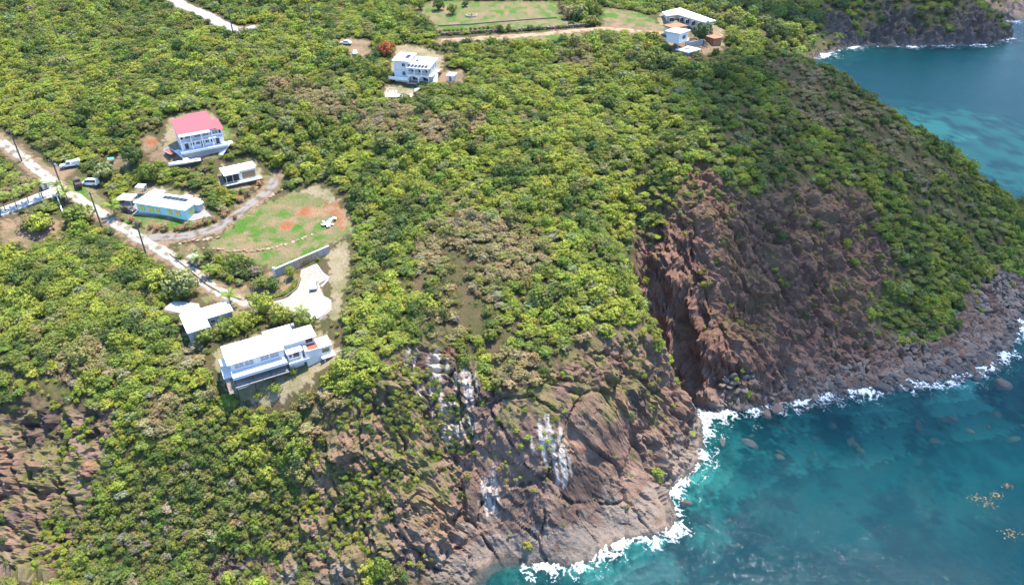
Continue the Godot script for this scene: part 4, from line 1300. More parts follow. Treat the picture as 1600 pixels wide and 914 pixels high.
func porch_cabin() -> void:
	var o := thing("porch_cabin", "small cabin with white roof and dark screened porch on a deck", "cabin", Vector3(-85.2, 51.3, -195.8), deg_to_rad(33.0))
	var cream := mat("cream_paint", lin(0.66, 0.64, 0.54), 0.7, "plaster", 0.3)
	box("wall", o, cream, 4.4, 9.6, 0, 2.9, -3.4, 0)
	# open porch behind insect screens
	var screen := mat("insect_screen", lin(0.05, 0.05, 0.05, 0.62), 0.8)
	screen.transparency = BaseMaterial3D.TRANSPARENCY_ALPHA
	box("porch_back_wall", o, wood(), 0.3, 4.38, 0.0, 3.1, -3.4, -3.25)
	box("porch_floor", o, wood(), 0.3, 4.38, -0.2, 0.0, -3.25, -0.32)
	for k in 3:
		box("screen_panel", o, screen, 0.4 + k * 1.32, 1.68 + k * 1.32, 0.05, 2.6, 0.02, 0.05)
	box("screen_panel", o, screen, 0.36, 0.39, 0.05, 2.6, -3.2, 0.0)
	roof_sheet("roof", o, roof_white(), 0.0, 10.0, -3.9, -0.3, 3.5, 3.15)
	roof_sheet("porch_roof", o, mat("grey_roof", lin(0.46, 0.47, 0.48), 0.6), 0.0, 4.6, -0.3, 1.1, 3.1, 2.75)
	box("wood_panel", o, wood(), 5.4, 9.2, 0.35, 2.3, 0.0, 0.06)
	box("deck", o, mat("pale_deck", lin(0.55, 0.53, 0.50), 0.8, "soil", 0.7), -0.2, 10.6, -0.22, 0.0, -0.3, 2.0)
	railing(o, [Vector3(-0.1, 0, 1.9), Vector3(5.0, 0, 1.9)], 0.9, grey(), 1.2, 2)
	for x in [0.2, 2.8, 5.4, 8.0, 10.2]:
		box("stilt", o, wood(), x - 0.1, x + 0.1, -2.6, -0.22, 1.6, 1.8)
	for x in [0.5, 2.4, 4.3]:
		box("porch_post", o, white(), x - 0.07, x + 0.07, 0.0, 2.75, 0.9, 1.04)
	door(o, Vector3(4.95, 0, 0.05), 0.8, 2.0, white())

func turquoise_house() -> void:
	var o := thing("turquoise_house", "turquoise bungalow with yellow shutters and white flat roof", "house", Vector3(-107.4, 47.35, -184.9), deg_to_rad(-17.0))
	o.scale = Vector3(1.08, 1, 1.05)
	var t := mat("turquoise_paint", lin(0.42, 0.80, 0.80), 0.7, "plaster", 0.25)
	var y := mat("yellow_shutter", lin(0.85, 0.64, 0.12), 0.6)
	box("wall", o, t, 0.3, 15.6, -1.0, 3.1, -5.8, 0)
	roof_sheet("roof", o, roof_white(), -0.1, 16.1, -6.4, 0.5, 3.55, 3.3)
	box("rear_roof", o, roof_white(), 10.4, 12.8, 3.5, 3.65, -7.4, -6.42)
	box("rear_porch_roof", o, roof_white(), -0.5, 3.2, 3.1, 3.25, -8.6, -6.45)
	for at in [[1.9, 0.0], [4.6, 0.0], [6.9, 0.0], [10.6, 0.0], [13.0, 0.0], [15.66, 1.0]]:
		var sh: Node3D
		var wide := 1.7 if at[0] != 6.9 and at[0] != 10.6 else 1.35
		if at[1] == 0.0:
			sh = box("window", o, glass(), at[0] - wide / 2, at[0] + wide / 2, 0.9, 2.35, 0.0, 0.04)
		else:
			sh = box("window", o, glass(), -0.75, 0.75, 0.9, 2.35, 0.0, 0.04)
			sh.position = Vector3(15.64, 1.62, -2.2)
			sh.rotation.y = PI / 2
		for k in 2:
			for q in 6:
				box("shutter_slat", sh, y, -wide / 2 + wide * 0.5 * k + 0.04, -wide / 2 + wide * 0.5 * (k + 1) - 0.04, -0.70 + q * 0.235, -0.50 + q * 0.235, 0.025, 0.08, Vector3(-0.3, 0, 0))
	for k in 6:
		solar(o, Vector3(6.4 + k * 1.25, 3.63, -4.4), 1.22, 1.5, 0.036)
	box("roof_stripe", o, dark(), 5.6, 13.6, 3.40, 3.43, -5.45, -5.25)

func arcaded_house() -> void:
	var o := thing("arcaded_white_house", "white two-storey villa with arched balconies and rooftop solar panels", "house", Vector3(-36.8, 66.9, -247.5), deg_to_rad(-15.0))
	var w := white()
	# taller left wing with a low gable
	box("tower_wall", o, w, -3.4, 2.0, -1.0, 6.6, -5.5, 1.2)
	roof_sheet("tower_roof", o, roof_white(), -3.8, 2.4, -6.0, 1.7, 7.5, 6.7)
	solar(o, Vector3(0.6, 7.18, -2.6), 1.5, 3.4, 0.104)
	window(o, Vector3(0.2, 5.3, 1.26), 1.2, 1.1, w, glass(), 0, 1)
	window(o, Vector3(0.2, 2.5, 1.26), 1.2, 1.3, w, glass(), 0, 1)
	box("tower_band", o, w, -3.5, 2.0, 3.7, 4.0, 1.2, 1.5)
	box("left_terrace", o, w, -4.8, 2.2, 0.6, 0.9, 1.22, 3.2)
	box("left_parapet", o, w, -4.8, 2.2, 0.9, 1.7, 3.05, 3.2)
	# main wing: roof with solar panels over two arcades
	box("wall", o, w, 2.02, 9.6, -1.0, 5.6, -5.5, 0.4)
	roof_sheet("roof", o, roof_white(), 1.9, 10.2, -6.0, 3.2, 6.5, 5.1)
	for k in 6:
		solar(o, Vector3(2.5 + k * 1.25, 5.48, 1.9), 0.95, 1.9, 0.152)
	solar(o, Vector3(3.9, 6.15, -2.4), 0.9, 1.3, 0.152)
	box("gallery_floor", o, w, 1.9, 10.0, 2.45, 2.75, 0.4, 3.1)
	box("ground_floor", o, pale_concrete(), 1.9, 10.0, -0.4, 0.0, 0.4, 3.4)
	railing(o, [Vector3(2.0, 2.75, 3.0), Vector3(9.9, 2.75, 3.0), Vector3(9.9, 2.75, -4.5)], 0.9, w, 0.35, 2)
	for storey in 2:
		var y0 := 0.0 if storey == 0 else 2.75
		var top := 2.45 if storey == 0 else 5.0
		for k in (2 if storey == 0 else 3):
			var n := 2.0 if storey == 0 else 3.0
			var x0 := lerpf(2.2, 9.8, k / n)
			var x1 := lerpf(2.2, 9.8, (k + 1) / n)
			var p := PackedVector2Array([Vector2(x0, top), Vector2(x0, y0), Vector2(x0 + 0.2, y0)])
			for a in 9:
				var s := PI - PI * a / 8.0
				p.append(Vector2((x0 + x1) / 2 + cos(s) * ((x1 - x0) / 2 - 0.2), top - 1.1 + sin(s) * 0.85))
			p.append(Vector2(x1 - 0.2, y0)); p.append(Vector2(x1, y0)); p.append(Vector2(x1, top))
			var sp := Soup.new()
			sp.prism(p, 2.75, 2.95)
			part("arch", sp.mesh(w), o)
			window(o, Vector3((x0 + x1) / 2, y0 + 1.15, 0.46), (x1 - x0) * 0.6, 1.9, w, glass(), 0, 1)
	for z in [-4.5, -2.0, 0.6]:
		box("side_pillar", o, w, 9.85, 10.05, -0.4, 5.3, z - 0.12, z + 0.12)
	box("side_gallery", o, w, 9.62, 11.0, 2.4, 2.7, -5.5, 3.1)
	stairs(o, w, 11.0, -1.0, 1.5, -1.5, 2.6, 6.0, 0.2)
	stairs(o, w, 8.0, 3.6, 1.8, -2.6, -0.1, 6.0, -0.75)
	box("rear_terracotta", o, mat("terracotta", lin(0.42, 0.17, 0.09), 0.85, "soil", 0.5), 5.0, 11.0, 2.2, 2.4, -8.2, -5.6)
	var pool := thing("pool_terrace", "white pool terrace with a small turquoise pool below the villa", "pool", Vector3(-42.3, 64.6, -235.2), deg_to_rad(-3.0))
	var deck := mat("white_pool_deck", lin(0.74, 0.73, 0.71), 0.7, "plaster", 0.3)
	box("deck_front", pool, deck, 0, 8.8, 0, 0.3, -1.6, 0.2)
	box("deck_back", pool, deck, 0, 8.8, 0, 0.3, -7.2, -5.0)
	box("deck_left", pool, deck, 0, 4.0, 0, 0.3, -5.0, -1.6)
	box("deck_right", pool, deck, 7.9, 8.8, 0, 0.3, -5.0, -1.6)
	box("retaining_wall", pool, deck, 0, 8.8, -2.6, 0.0, -7.0, 0.0)
	box("pool_basin", pool, mat("pool_tiles", lin(0.18, 0.58, 0.60), 0.3), 4.0, 7.9, 0.0, 0.06, -5.0, -1.6)
	var water := mat("pool_water", lin(0.10, 0.55, 0.58, 0.35), 0.05)
	water.transparency = BaseMaterial3D.TRANSPARENCY_ALPHA
	box("pool_water", pool, water, 4.0, 7.9, 0.08, 0.2, -5.0, -1.6)
	railing(pool, [Vector3(0.1, 0.3, -7.0), Vector3(0.1, 0.3, 0.1), Vector3(8.7, 0.3, 0.1)], 0.8, deck, 1.0, 2)
	for k in 3:
		var l := thing("sun_lounger", ["first", "second", "third"][k] + " white sun lounger from the terrace's outer edge", "lounger", pool.position + Basis(Vector3.UP, pool.rotation.y) * Vector3(1.0 + k * 1.05, 0.3, -3.4), pool.rotation.y, "loungers on the pool terrace")
		box("seat", l, white(), -0.3, 0.3, 0.25, 0.35, -0.4, 0.9)
		box("backrest", l, white(), -0.3, 0.3, 0.3, 0.38, -1.1, -0.4, Vector3(0.5, 0, 0)).position.y = 0.52
		for q in [[-0.25, 0.8], [0.25, 0.8], [-0.25, -0.35], [0.25, -0.35]]:
			box("leg", l, white(), q[0] - 0.03, q[0] + 0.03, 0, 0.25, q[1] - 0.03, q[1] + 0.03)
	var shed := thing("garden_shed", "little white-roofed pavilion on a brick-paved terrace beside the villa", "shed", spot(-20.6, 245.0, 0.1), deg_to_rad(-20))
	box("wall", shed, w, -1.2, 1.2, -0.5, 2.2, -1.2, 1.2)
	roof_sheet("roof", shed, roof_white(), -1.5, 1.5, -1.5, 1.5, 2.6, 2.3)
	door(shed, Vector3(0, 0, 1.24), 0.8, 1.9, mat("terracotta", Color.WHITE))
	box("brick_terrace", shed, mat("terracotta", Color.WHITE), -3.0, 2.6, -0.9, 0.02, 1.3, 3.4)

func hilltop_house() -> void:
	var o := thing("hilltop_house", "long angled house with white roof on the ridge top", "house", Vector3(58.9, 76.4, -288.0), 0.0)
	var roof := roof_white()
	var w := mat("cream_render", lin(0.66, 0.60, 0.52), 0.8, "plaster", 0.3)
	# corners measured from the first corner: x right, z towards the viewer
	var corners := [Vector2(-0.3, -6.6), Vector2(8.3, -14.4), Vector2(17.4, 8.2), Vector2(12.6, 11.0), Vector2(5.2, -2.2), Vector2(0.2, 0.2)]
	var p := PackedVector2Array()
	for c in corners:
		p.append(Vector2(c.x, -c.y))
	var s := Soup.new()
	s.prism(p, 0, 0.35)
	part("roof", s.mesh(roof), o, Vector3(0, 2.6, 0), Vector3(-PI / 2, 0, 0))
	var inner := Geometry2D.offset_polygon(p, -0.8)[0]
	s = Soup.new()
	s.prism(inner, -5.0, 2.58)
	part("wall", s.mesh(w), o, Vector3.ZERO, Vector3(-PI / 2, 0, 0))
	for k in 4:
		var a := Vector2(11.9, 10.1).lerp(Vector2(5.4, -1.3), (k + 0.5) / 4.0)
		window(o, Vector3(a.x + 0.05, 1.4, a.y + 0.1), 1.8, 1.6, white(), glass(), atan2(-0.87, 0.5) + PI / 2 - 0.02, 1)
	window(o, Vector3(2.6, 1.4, -0.35), 2.2, 1.5, white(), glass(), 0.44, 1)
	# terracotta end terrace
	box("end_terrace", o, mat("terracotta", Color.WHITE), 14.2, 18.6, -2.18, -1.9, 9.4, 14.6, Vector3(0, 0.5, 0))
	box("end_wall", o, mat("terracotta", Color.WHITE), 14.5, 18.3, -8.0, -2.2, 9.7, 14.3, Vector3(0, 0.5, 0))
	box("brown_roof", o, mat("brown_shingles", lin(0.30, 0.16, 0.08), 0.85, "soil", 0.5), -1.6, 6.2, 1.2, 1.5, 6.6, 12.0, Vector3(0, 0.45, 0))
	box("brown_wing_wall", o, w, -1.2, 5.8, -3.5, 1.18, 7.0, 11.6, Vector3(0, 0.45, 0))
	var v := thing("stilted_pavilion", "square white pavilion on stilts below the ridge-top house", "pavilion", Vector3(59.4, 74.2, -266.2), deg_to_rad(48))
	box("wall", v, white(), -3.0, 3.0, 1.0, 4.3, -2.6, 2.6)
	box("roof", v, roof, -3.6, 3.6, 4.4, 4.75, -3.2, 3.2)
	box("balcony", v, white(), 3.0, 4.4, 0.8, 1.0, -2.6, 2.6)
	box("balcony_parapet", v, white(), 4.25, 4.4, 1.0, 1.8, -2.6, 2.6)
	window(v, Vector3(0.2, 2.8, 2.66), 2.2, 1.3, white(), glass())
	window(v, Vector3(3.06, 2.8, 0), 2.0, 1.3, white(), glass(), PI / 2)
	for q in [[-2.7, 2.3], [2.7, 2.3], [-2.7, -2.3], [2.7, -2.3], [4.2, 2.4], [4.2, -2.4]]:
		box("stilt", v, grey(), q[0] - 0.15, q[0] + 0.15, -5, 1.0, q[1] - 0.15, q[1] + 0.15)
	var t := thing("white_platform", "low white concrete platform with openings painted dark at the ridge edge", "platform", Vector3(63.1, 71.8, -262.3), deg_to_rad(40))
	box("slab", t, white(), -3.6, 3.6, 1.2, 1.6, -3.0, 3.0)
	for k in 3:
		box("painted_opening", t, dark(), -1.8 + k * 1.3, -0.9 + k * 1.3, 1.6, 1.64, -1.6, 0.4)  # dark slabs on solid concrete, standing for the shade inside openings
	box("block_wall", t, grey(), -3.2, 3.2, -4, 1.2, -2.6, 2.6)
	box("side_wall", t, mat("grey_block", lin(0.34, 0.34, 0.34), 0.9, "concrete", 0.3), 3.7, 12.0, -2.5, 2.6, -3.4, -3.1, Vector3(0, -0.1, 0))

# ------------------------------------------------------------------ vehicles
var wheel_meshes := {}
func wheel(parent: Node, x: float, z: float, r: float) -> void:
	if not wheel_meshes.has("tyre"):
		var s := Soup.new()
		s.tube(Vector3(0, 0, -0.11), Vector3(0, 0, 0.11), 0.34, 0.34, 12)
		wheel_meshes["tyre"] = s.mesh(mat("tyre_rubber", lin(0.02, 0.02, 0.02), 0.85))
		s = Soup.new()
		s.tube(Vector3(0, 0, -0.12), Vector3(0, 0, 0.12), 0.19, 0.19, 10)
		wheel_meshes["rim"] = s.mesh(mat("wheel_rim", lin(0.45, 0.45, 0.46), 0.35, "", 0.3, 0.7))
	var o := part("wheel", wheel_meshes["tyre"], parent, Vector3(x, r, z))
	o.scale = Vector3(r / 0.34, r / 0.34, 1)
	part("rim", wheel_meshes["rim"], o)

func vehicle(called: String, label: String, category: String, at: Vector3, turn: float, paint: Color, kind: String) -> Node3D:
	# front towards local +x
	var o := thing(called, label, category, at, turn)
	var m := mat("paint_" + called + str(taken.get(called, 0)), paint, 0.3)
	m.clearcoat_enabled = true
	m.clearcoat = 0.6
	var body := PackedVector2Array()
	var cab := PackedVector2Array()
	var l := 2.2
	match kind:
		"car":
			body = PackedVector2Array([Vector2(-2.15, 0.35), Vector2(2.15, 0.35), Vector2(2.2, 0.65), Vector2(1.3, 0.88), Vector2(-1.9, 0.92), Vector2(-2.2, 0.75)])
			cab = PackedVector2Array([Vector2(-1.85, 0.9), Vector2(1.15, 0.87), Vector2(0.45, 1.4), Vector2(-1.1, 1.42)])
		"pickup":
			l = 2.7
			body = PackedVector2Array([Vector2(-2.7, 0.5), Vector2(2.6, 0.45), Vector2(2.7, 0.9), Vector2(1.4, 1.08), Vector2(-0.4, 1.08), Vector2(-0.4, 0.98), Vector2(-2.7, 0.98)])
			cab = PackedVector2Array([Vector2(-0.45, 1.06), Vector2(1.35, 1.06), Vector2(0.75, 1.78), Vector2(-0.4, 1.8)])
		"van":
			l = 2.3
			body = PackedVector2Array([Vector2(-2.3, 0.4), Vector2(2.3, 0.4), Vector2(2.3, 0.95), Vector2(1.6, 1.15), Vector2(-2.3, 1.15)])
			cab = PackedVector2Array([Vector2(-2.3, 1.13), Vector2(1.6, 1.13), Vector2(0.9, 1.95), Vector2(-2.2, 2.0)])
	var s := Soup.new()
	s.prism(body, -0.88, 0.88, 0.06)
	part("body", s.mesh(m), o)
	s = Soup.new()
	s.prism(cab, -0.84, 0.84, 0.2)
	part("cabin", s.mesh(m), o)
	# glass set slightly proud of the cabin
	var g := Soup.new()
	var lo := cab[1]
	var hi := cab[2]
	g.quad(Vector3(lo.x + 0.012, lo.y + 0.06, -0.74), Vector3(lo.x + 0.012, lo.y + 0.06, 0.74), Vector3(hi.x + 0.06, hi.y - 0.06, 0.60), Vector3(hi.x + 0.06, hi.y - 0.06, -0.60))
	part("windscreen", g.mesh(glass()), o)
	for z in [-1.0, 1.0]:
		g = Soup.new()
		var a := cab[0]
		var b := cab[3]
		g.quad(Vector3(a.x + 0.3, a.y + 0.08, z * 0.845), Vector3(lo.x - 0.25, lo.y + 0.08, z * 0.845), Vector3(hi.x - 0.08, hi.y - 0.1, z * 0.69), Vector3(b.x + 0.2, b.y - 0.1, z * 0.69))
		part("side_window", g.mesh(glass()), o)
		box("headlight", o, mat("lamp_glass", lin(0.7, 0.7, 0.68), 0.2), l - 0.12, l + 0.01, 0.58, 0.74, z * 0.72 - 0.14, z * 0.72 + 0.14)
	if kind == "pickup":
		box("cargo_bed", o, mat("bed_liner", lin(0.05, 0.045, 0.045), 0.8), -2.6, -0.5, 0.985, 1.01, -0.72, 0.72)
		for z in [-0.8, 0.8]:
			box("bed_side", o, m, -2.68, -0.45, 0.98, 1.2, z - 0.06, z + 0.06)
		box("tailgate", o, m, -2.7, -2.62, 0.98, 1.2, -0.74, 0.74)
	for x in [-l * 0.62, l * 0.64]:
		for z in [-0.8, 0.8]:
			wheel(o, x, z, 0.34 if kind == "car" else 0.38)
	return o

func boat_on_trailer() -> void:
	var b := thing("motor_boat", "white motorboat with dark keel parked below the red-roofed house", "boat", spot(-97.6, 200.6, 0.75), deg_to_rad(28))
	var v := [[-4.4, 1.15, 0.9, 0.55], [-2.0, 1.25, 1.0, 0.7], [1.0, 1.2, 1.05, 0.65], [3.2, 0.75, 1.15, 0.4], [4.6, 0.05, 1.25, 0.05]]
	var s := Soup.new()
	for k in 4:
		var a = v[k]
		var c = v[k + 1]
		for z in [-1.0, 1.0]:
			s.quad(Vector3(a[0], a[2], z * a[1]), Vector3(c[0], c[2], z * c[1]), Vector3(c[0], 0.4, z * c[3]), Vector3(a[0], 0.4, z * a[3]))
		s.quad(Vector3(a[0], a[2], -a[1]), Vector3(c[0], c[2], -c[1]), Vector3(c[0], c[2], c[1]), Vector3(a[0], a[2], a[1]))
	s.quad(Vector3(-4.4, 0.9, -1.15), Vector3(-4.4, 0.9, 1.15), Vector3(-4.4, 0.4, 0.55), Vector3(-4.4, 0.4, -0.55))
	part("hull", s.mesh(mat("gelcoat", lin(0.78, 0.78, 0.77), 0.3)), b, Vector3.ZERO, Vector3(0, PI, 0))
	s = Soup.new()
	for k in 4:
		var a = v[k]
		var c = v[k + 1]
		for z in [-1.0, 1.0]:
			s.quad(Vector3(a[0], 0.4, z * a[3]), Vector3(c[0], 0.4, z * c[3]), Vector3(c[0], 0.05, 0), Vector3(a[0], 0.0, 0))
	part("keel", s.mesh(dark()), b, Vector3.ZERO, Vector3(0, PI, 0))
	s = Soup.new()
	s.prism(PackedVector2Array([Vector2(-0.6, 1.0), Vector2(1.6, 1.0), Vector2(0.9, 1.7), Vector2(-0.4, 1.75)]), -0.7, 0.7, 0.15)
	part("cockpit", s.mesh(mat("gelcoat", Color.WHITE)), b)
	box("windscreen", b, glass(), 1.55, 1.62, 1.1, 1.6, -0.6, 0.6)
	box("seat", b, grey(), 2.4, 3.6, 0.95, 1.2, -0.8, 0.8)
	box("outboard_motor", b, dark(), 4.4, 4.9, 0.2, 1.4, -0.25, 0.25)
	box("support", b, dark(), -2.5, 3.5, -0.75, 0.02, -0.12, 0.12)
	var t := thing("flatbed_trailer", "rust-red flatbed trailer beside the boat", "trailer", spot(-104.0, 206.0, 0.15), deg_to_rad(-40))
	box("bed", t, mat("rusty_red_deck", lin(0.36, 0.09, 0.05), 0.85, "soil", 0.7), -1.9, 1.9, 0.5, 0.62, -1.0, 1.0)
	for z in [-1.05, 1.05]:
		box("side_rail", t, white(), -1.9, 1.9, 0.62, 0.95, z - 0.05, z + 0.05)
	box("head_board", t, white(), -2.0, -1.9, 0.62, 1.3, -1.0, 1.0)
	box("drawbar", t, dark(), 1.9, 3.2, 0.45, 0.55, -0.06, 0.06)
	for x in [-0.8, 0.2]:
		for z in [-1.0, 1.0]:
			wheel(t, x, z, 0.36)

# ------------------------------------------------------------------ poles, palms, stones
func utility_pole(x: float, f: float, tall: float, label: String, extra: bool) -> Node3D:
	var o := thing("utility_pole", label, "pole", spot(x, f, -0.2), deg_to_rad(25), "wooden utility poles along the roads")
	var s := Soup.new()
	s.tube(Vector3.ZERO, Vector3(0, tall, 0), 0.24, 0.16, 8)
	part("shaft", s.mesh(mat("tarred_wood", lin(0.13, 0.12, 0.115), 0.9, "soil", 0.8)), o)
	box("crossarm", o, mat("tarred_wood", Color.WHITE), -1.0, 1.0, tall - 0.75, tall - 0.58, -0.24, -0.12)
	for q in [-0.85, 0.85, 0.0]:
		var g := Soup.new()
		g.tube(Vector3(0, 0, 0), Vector3(0, 0.28, 0), 0.07, 0.05, 6)
		part("insulator", g.mesh(mat("porcelain", lin(0.45, 0.43, 0.40), 0.3)), o, Vector3(q, tall - 0.58 if q != 0.0 else tall, -0.18 if q != 0.0 else 0.0))
	if extra:
		var g := Soup.new()
		g.tube(Vector3(0.42, tall - 2.6, 0), Vector3(0.42, tall - 1.6, 0), 0.27, 0.27, 9)
		part("transformer", g.mesh(mat("grey_steel", lin(0.38, 0.40, 0.41), 0.5)), o)
	return o

func wire(a: Vector3, b: Vector3, label: String) -> void:
	var s := Soup.new()
	var n := 10
	for k in n:
		var t0 := float(k) / n
		var t1 := float(k + 1) / n
		var sag := func(t: float): return a.lerp(b, t) - Vector3(0, 4.0 * t * (1 - t) * a.distance_to(b) * 0.02, 0)
		s.tube(sag.call(t0), sag.call(t1), 0.022, 0.022, 3, false)
	tag(part("power_line", s.mesh(mat("cable", lin(0.10, 0.10, 0.10), 0.7)), self), label, "wire", "overhead power lines")

var frond_mesh: ArrayMesh
func palm(x: float, f: float, tall: float, label: String, spread := 1.0) -> void:
	if frond_mesh == null:
		var s := Soup.new()
		for k in 7:
			var t0 := k / 7.0
			var t1 := (k + 1) / 7.0
			var a := Vector3(2.1 * t0, 0.75 * sin(t0 * 2.3) - 0.5 * t0 * t0, 0)
			var b := Vector3(2.1 * t1, 0.75 * sin(t1 * 2.3) - 0.5 * t1 * t1, 0)
			s.tone = Color(0.8, 0.85, 0.7)
			s.tube(a, b, 0.035, 0.025, 3, false)
			for q in 3:
				var p := a.lerp(b, q / 3.0)
				var l := 0.65 * sin(0.35 + 2.5 * (t0 + q / 21.0) * 0.95)
				for z in [-1.0, 1.0]:
					s.tone = Color(0.95 + 0.1 * (q % 2), 1, 0.9)
					s.tri(p, p + Vector3(0.12, 0.0, 0), p + Vector3(0.35, -0.28 - l * 0.15, z * l))
		frond_mesh = s.mesh(tinted("mid", 2))
	var o := thing("palm_tree", label, "palm", spot(x, f, -0.1), hash(x) % 6, "palm trees in the gardens")
	var s := Soup.new()
	var lean := 0.06 * tall
	for k in 5:
		var t0 := k / 5.0
		var t1 := (k + 1) / 5.0
		s.tube(Vector3(lean * t0 * t0, tall * t0, 0), Vector3(lean * t1 * t1, tall * t1, 0), 0.16 - 0.05 * t0, 0.16 - 0.05 * t1, 7)
	part("trunk", s.mesh(mat("palm_bark", lin(0.24, 0.20, 0.16), 0.9, "rock", 1.0)), o)
	for k in 11:
		var p := part("frond", frond_mesh, o, Vector3(lean, tall, 0), Vector3(0, TAU * k / 11.0 + 0.2 * (k % 3), (0.35 if k % 2 else -0.15)))
		p.scale = Vector3.ONE * spread

var stones: Array[ArrayMesh] = []
func make_stones() -> void:
	# angular lumps: cut faces, not balls
	var r := RandomNumberGenerator.new()
	r.seed = 9
	var m := mat("boulder_rock", Color.WHITE, 0.85, "rock", 0.45)
	m.vertex_color_use_as_albedo = true
	for n in 6:
		var cuts := []
		for k in 13:
			var d := rand_dir(r)
			cuts.append([d, r.randf_range(0.62, 0.98)])
		var s := Soup.new()
		var rows := 9
		var cols := 14
		var at := func(a: int, b: int) -> Vector3:
			var t := PI * a / rows
			var u := TAU * b / cols
			var d := Vector3(sin(t) * cos(u), cos(t), sin(t) * sin(u))
			var best := 1.15
			for c in cuts:
				var g: float = d.dot(c[0])
				if g > 0.05:
					best = minf(best, c[1] / g)
			return d * best * Vector3(1.15, 0.72, 0.95)
		for a in rows:
			for b in cols:
				s.quad(at.call(a, b), at.call(a + 1, b), at.call(a + 1, b + 1), at.call(a, b + 1))
		stones.append(s.mesh(m))

func stone(called: String, label: String, group: String, at: Vector3, size: Vector3, c: Color, r: RandomNumberGenerator, category := "boulder") -> void:
	var o := part(called, stones[r.randi() % 6], self, at, Vector3(r.randf_range(-0.3, 0.3), r.randf() * TAU, r.randf_range(-0.3, 0.3)))
	o.scale = size
	o.material_override = stone_paint(c)
	tag(o, label, category, group)

var stone_paints := {}
func stone_paint(c: Color) -> Material:
	var key := c.to_html()
	if not stone_paints.has(key):
		var m := mat("stone_" + key, lin(c.r, c.g, c.b), 0.85, "rock", 0.45)
		m.heightmap_enabled = true
		m.heightmap_texture = grain("rock_relief")
		m.heightmap_scale = 10.0
		stone_paints[key] = m
	return stone_paints[key]

func ordinal(n: int) -> String:
	var small := ["first", "second", "third", "fourth", "fifth", "sixth", "seventh", "eighth", "ninth", "tenth", "eleventh", "twelfth", "thirteenth", "fourteenth", "fifteenth", "sixteenth", "seventeenth", "eighteenth", "nineteenth"]
	if n < 19:
		return small[n]
	var tens := ["twentieth", "thirtieth", "fortieth", "fiftieth"]
	var over := (n + 1) % 10
	if over == 0:
		return tens[(n + 1) / 10 - 2]
	return ["twenty", "thirty", "forty", "fifty"][(n + 1) / 10 - 2] + "-" + small[over - 1]

func stone_row(line: Array, gap: float, size: float, tones: Array, words: String, group: String, r: RandomNumberGenerator) -> void:
	var n := 0
	for k in range(0, line.size() - 2, 2):
		var a := Vector2(line[k], line[k + 1])
		var b := Vector2(line[k + 2], line[k + 3])
		var d := 0.0
		while d < a.distance_to(b):
			var p := a.lerp(b, d / a.distance_to(b)) + Vector2(r.randf_range(-0.3, 0.3), r.randf_range(-0.3, 0.3))
			var s := size * r.randf_range(0.6, 1.3)
			stone("border_stone", "%s tan stone %s" % [ordinal(n), words], group, spot(p.x, p.y, s * 0.2), Vector3(s, s * r.randf_range(0.7, 1.1), s), tones[r.randi() % tones.size()], r, "stone")
			n += 1
			d += gap * r.randf_range(0.8, 1.4)

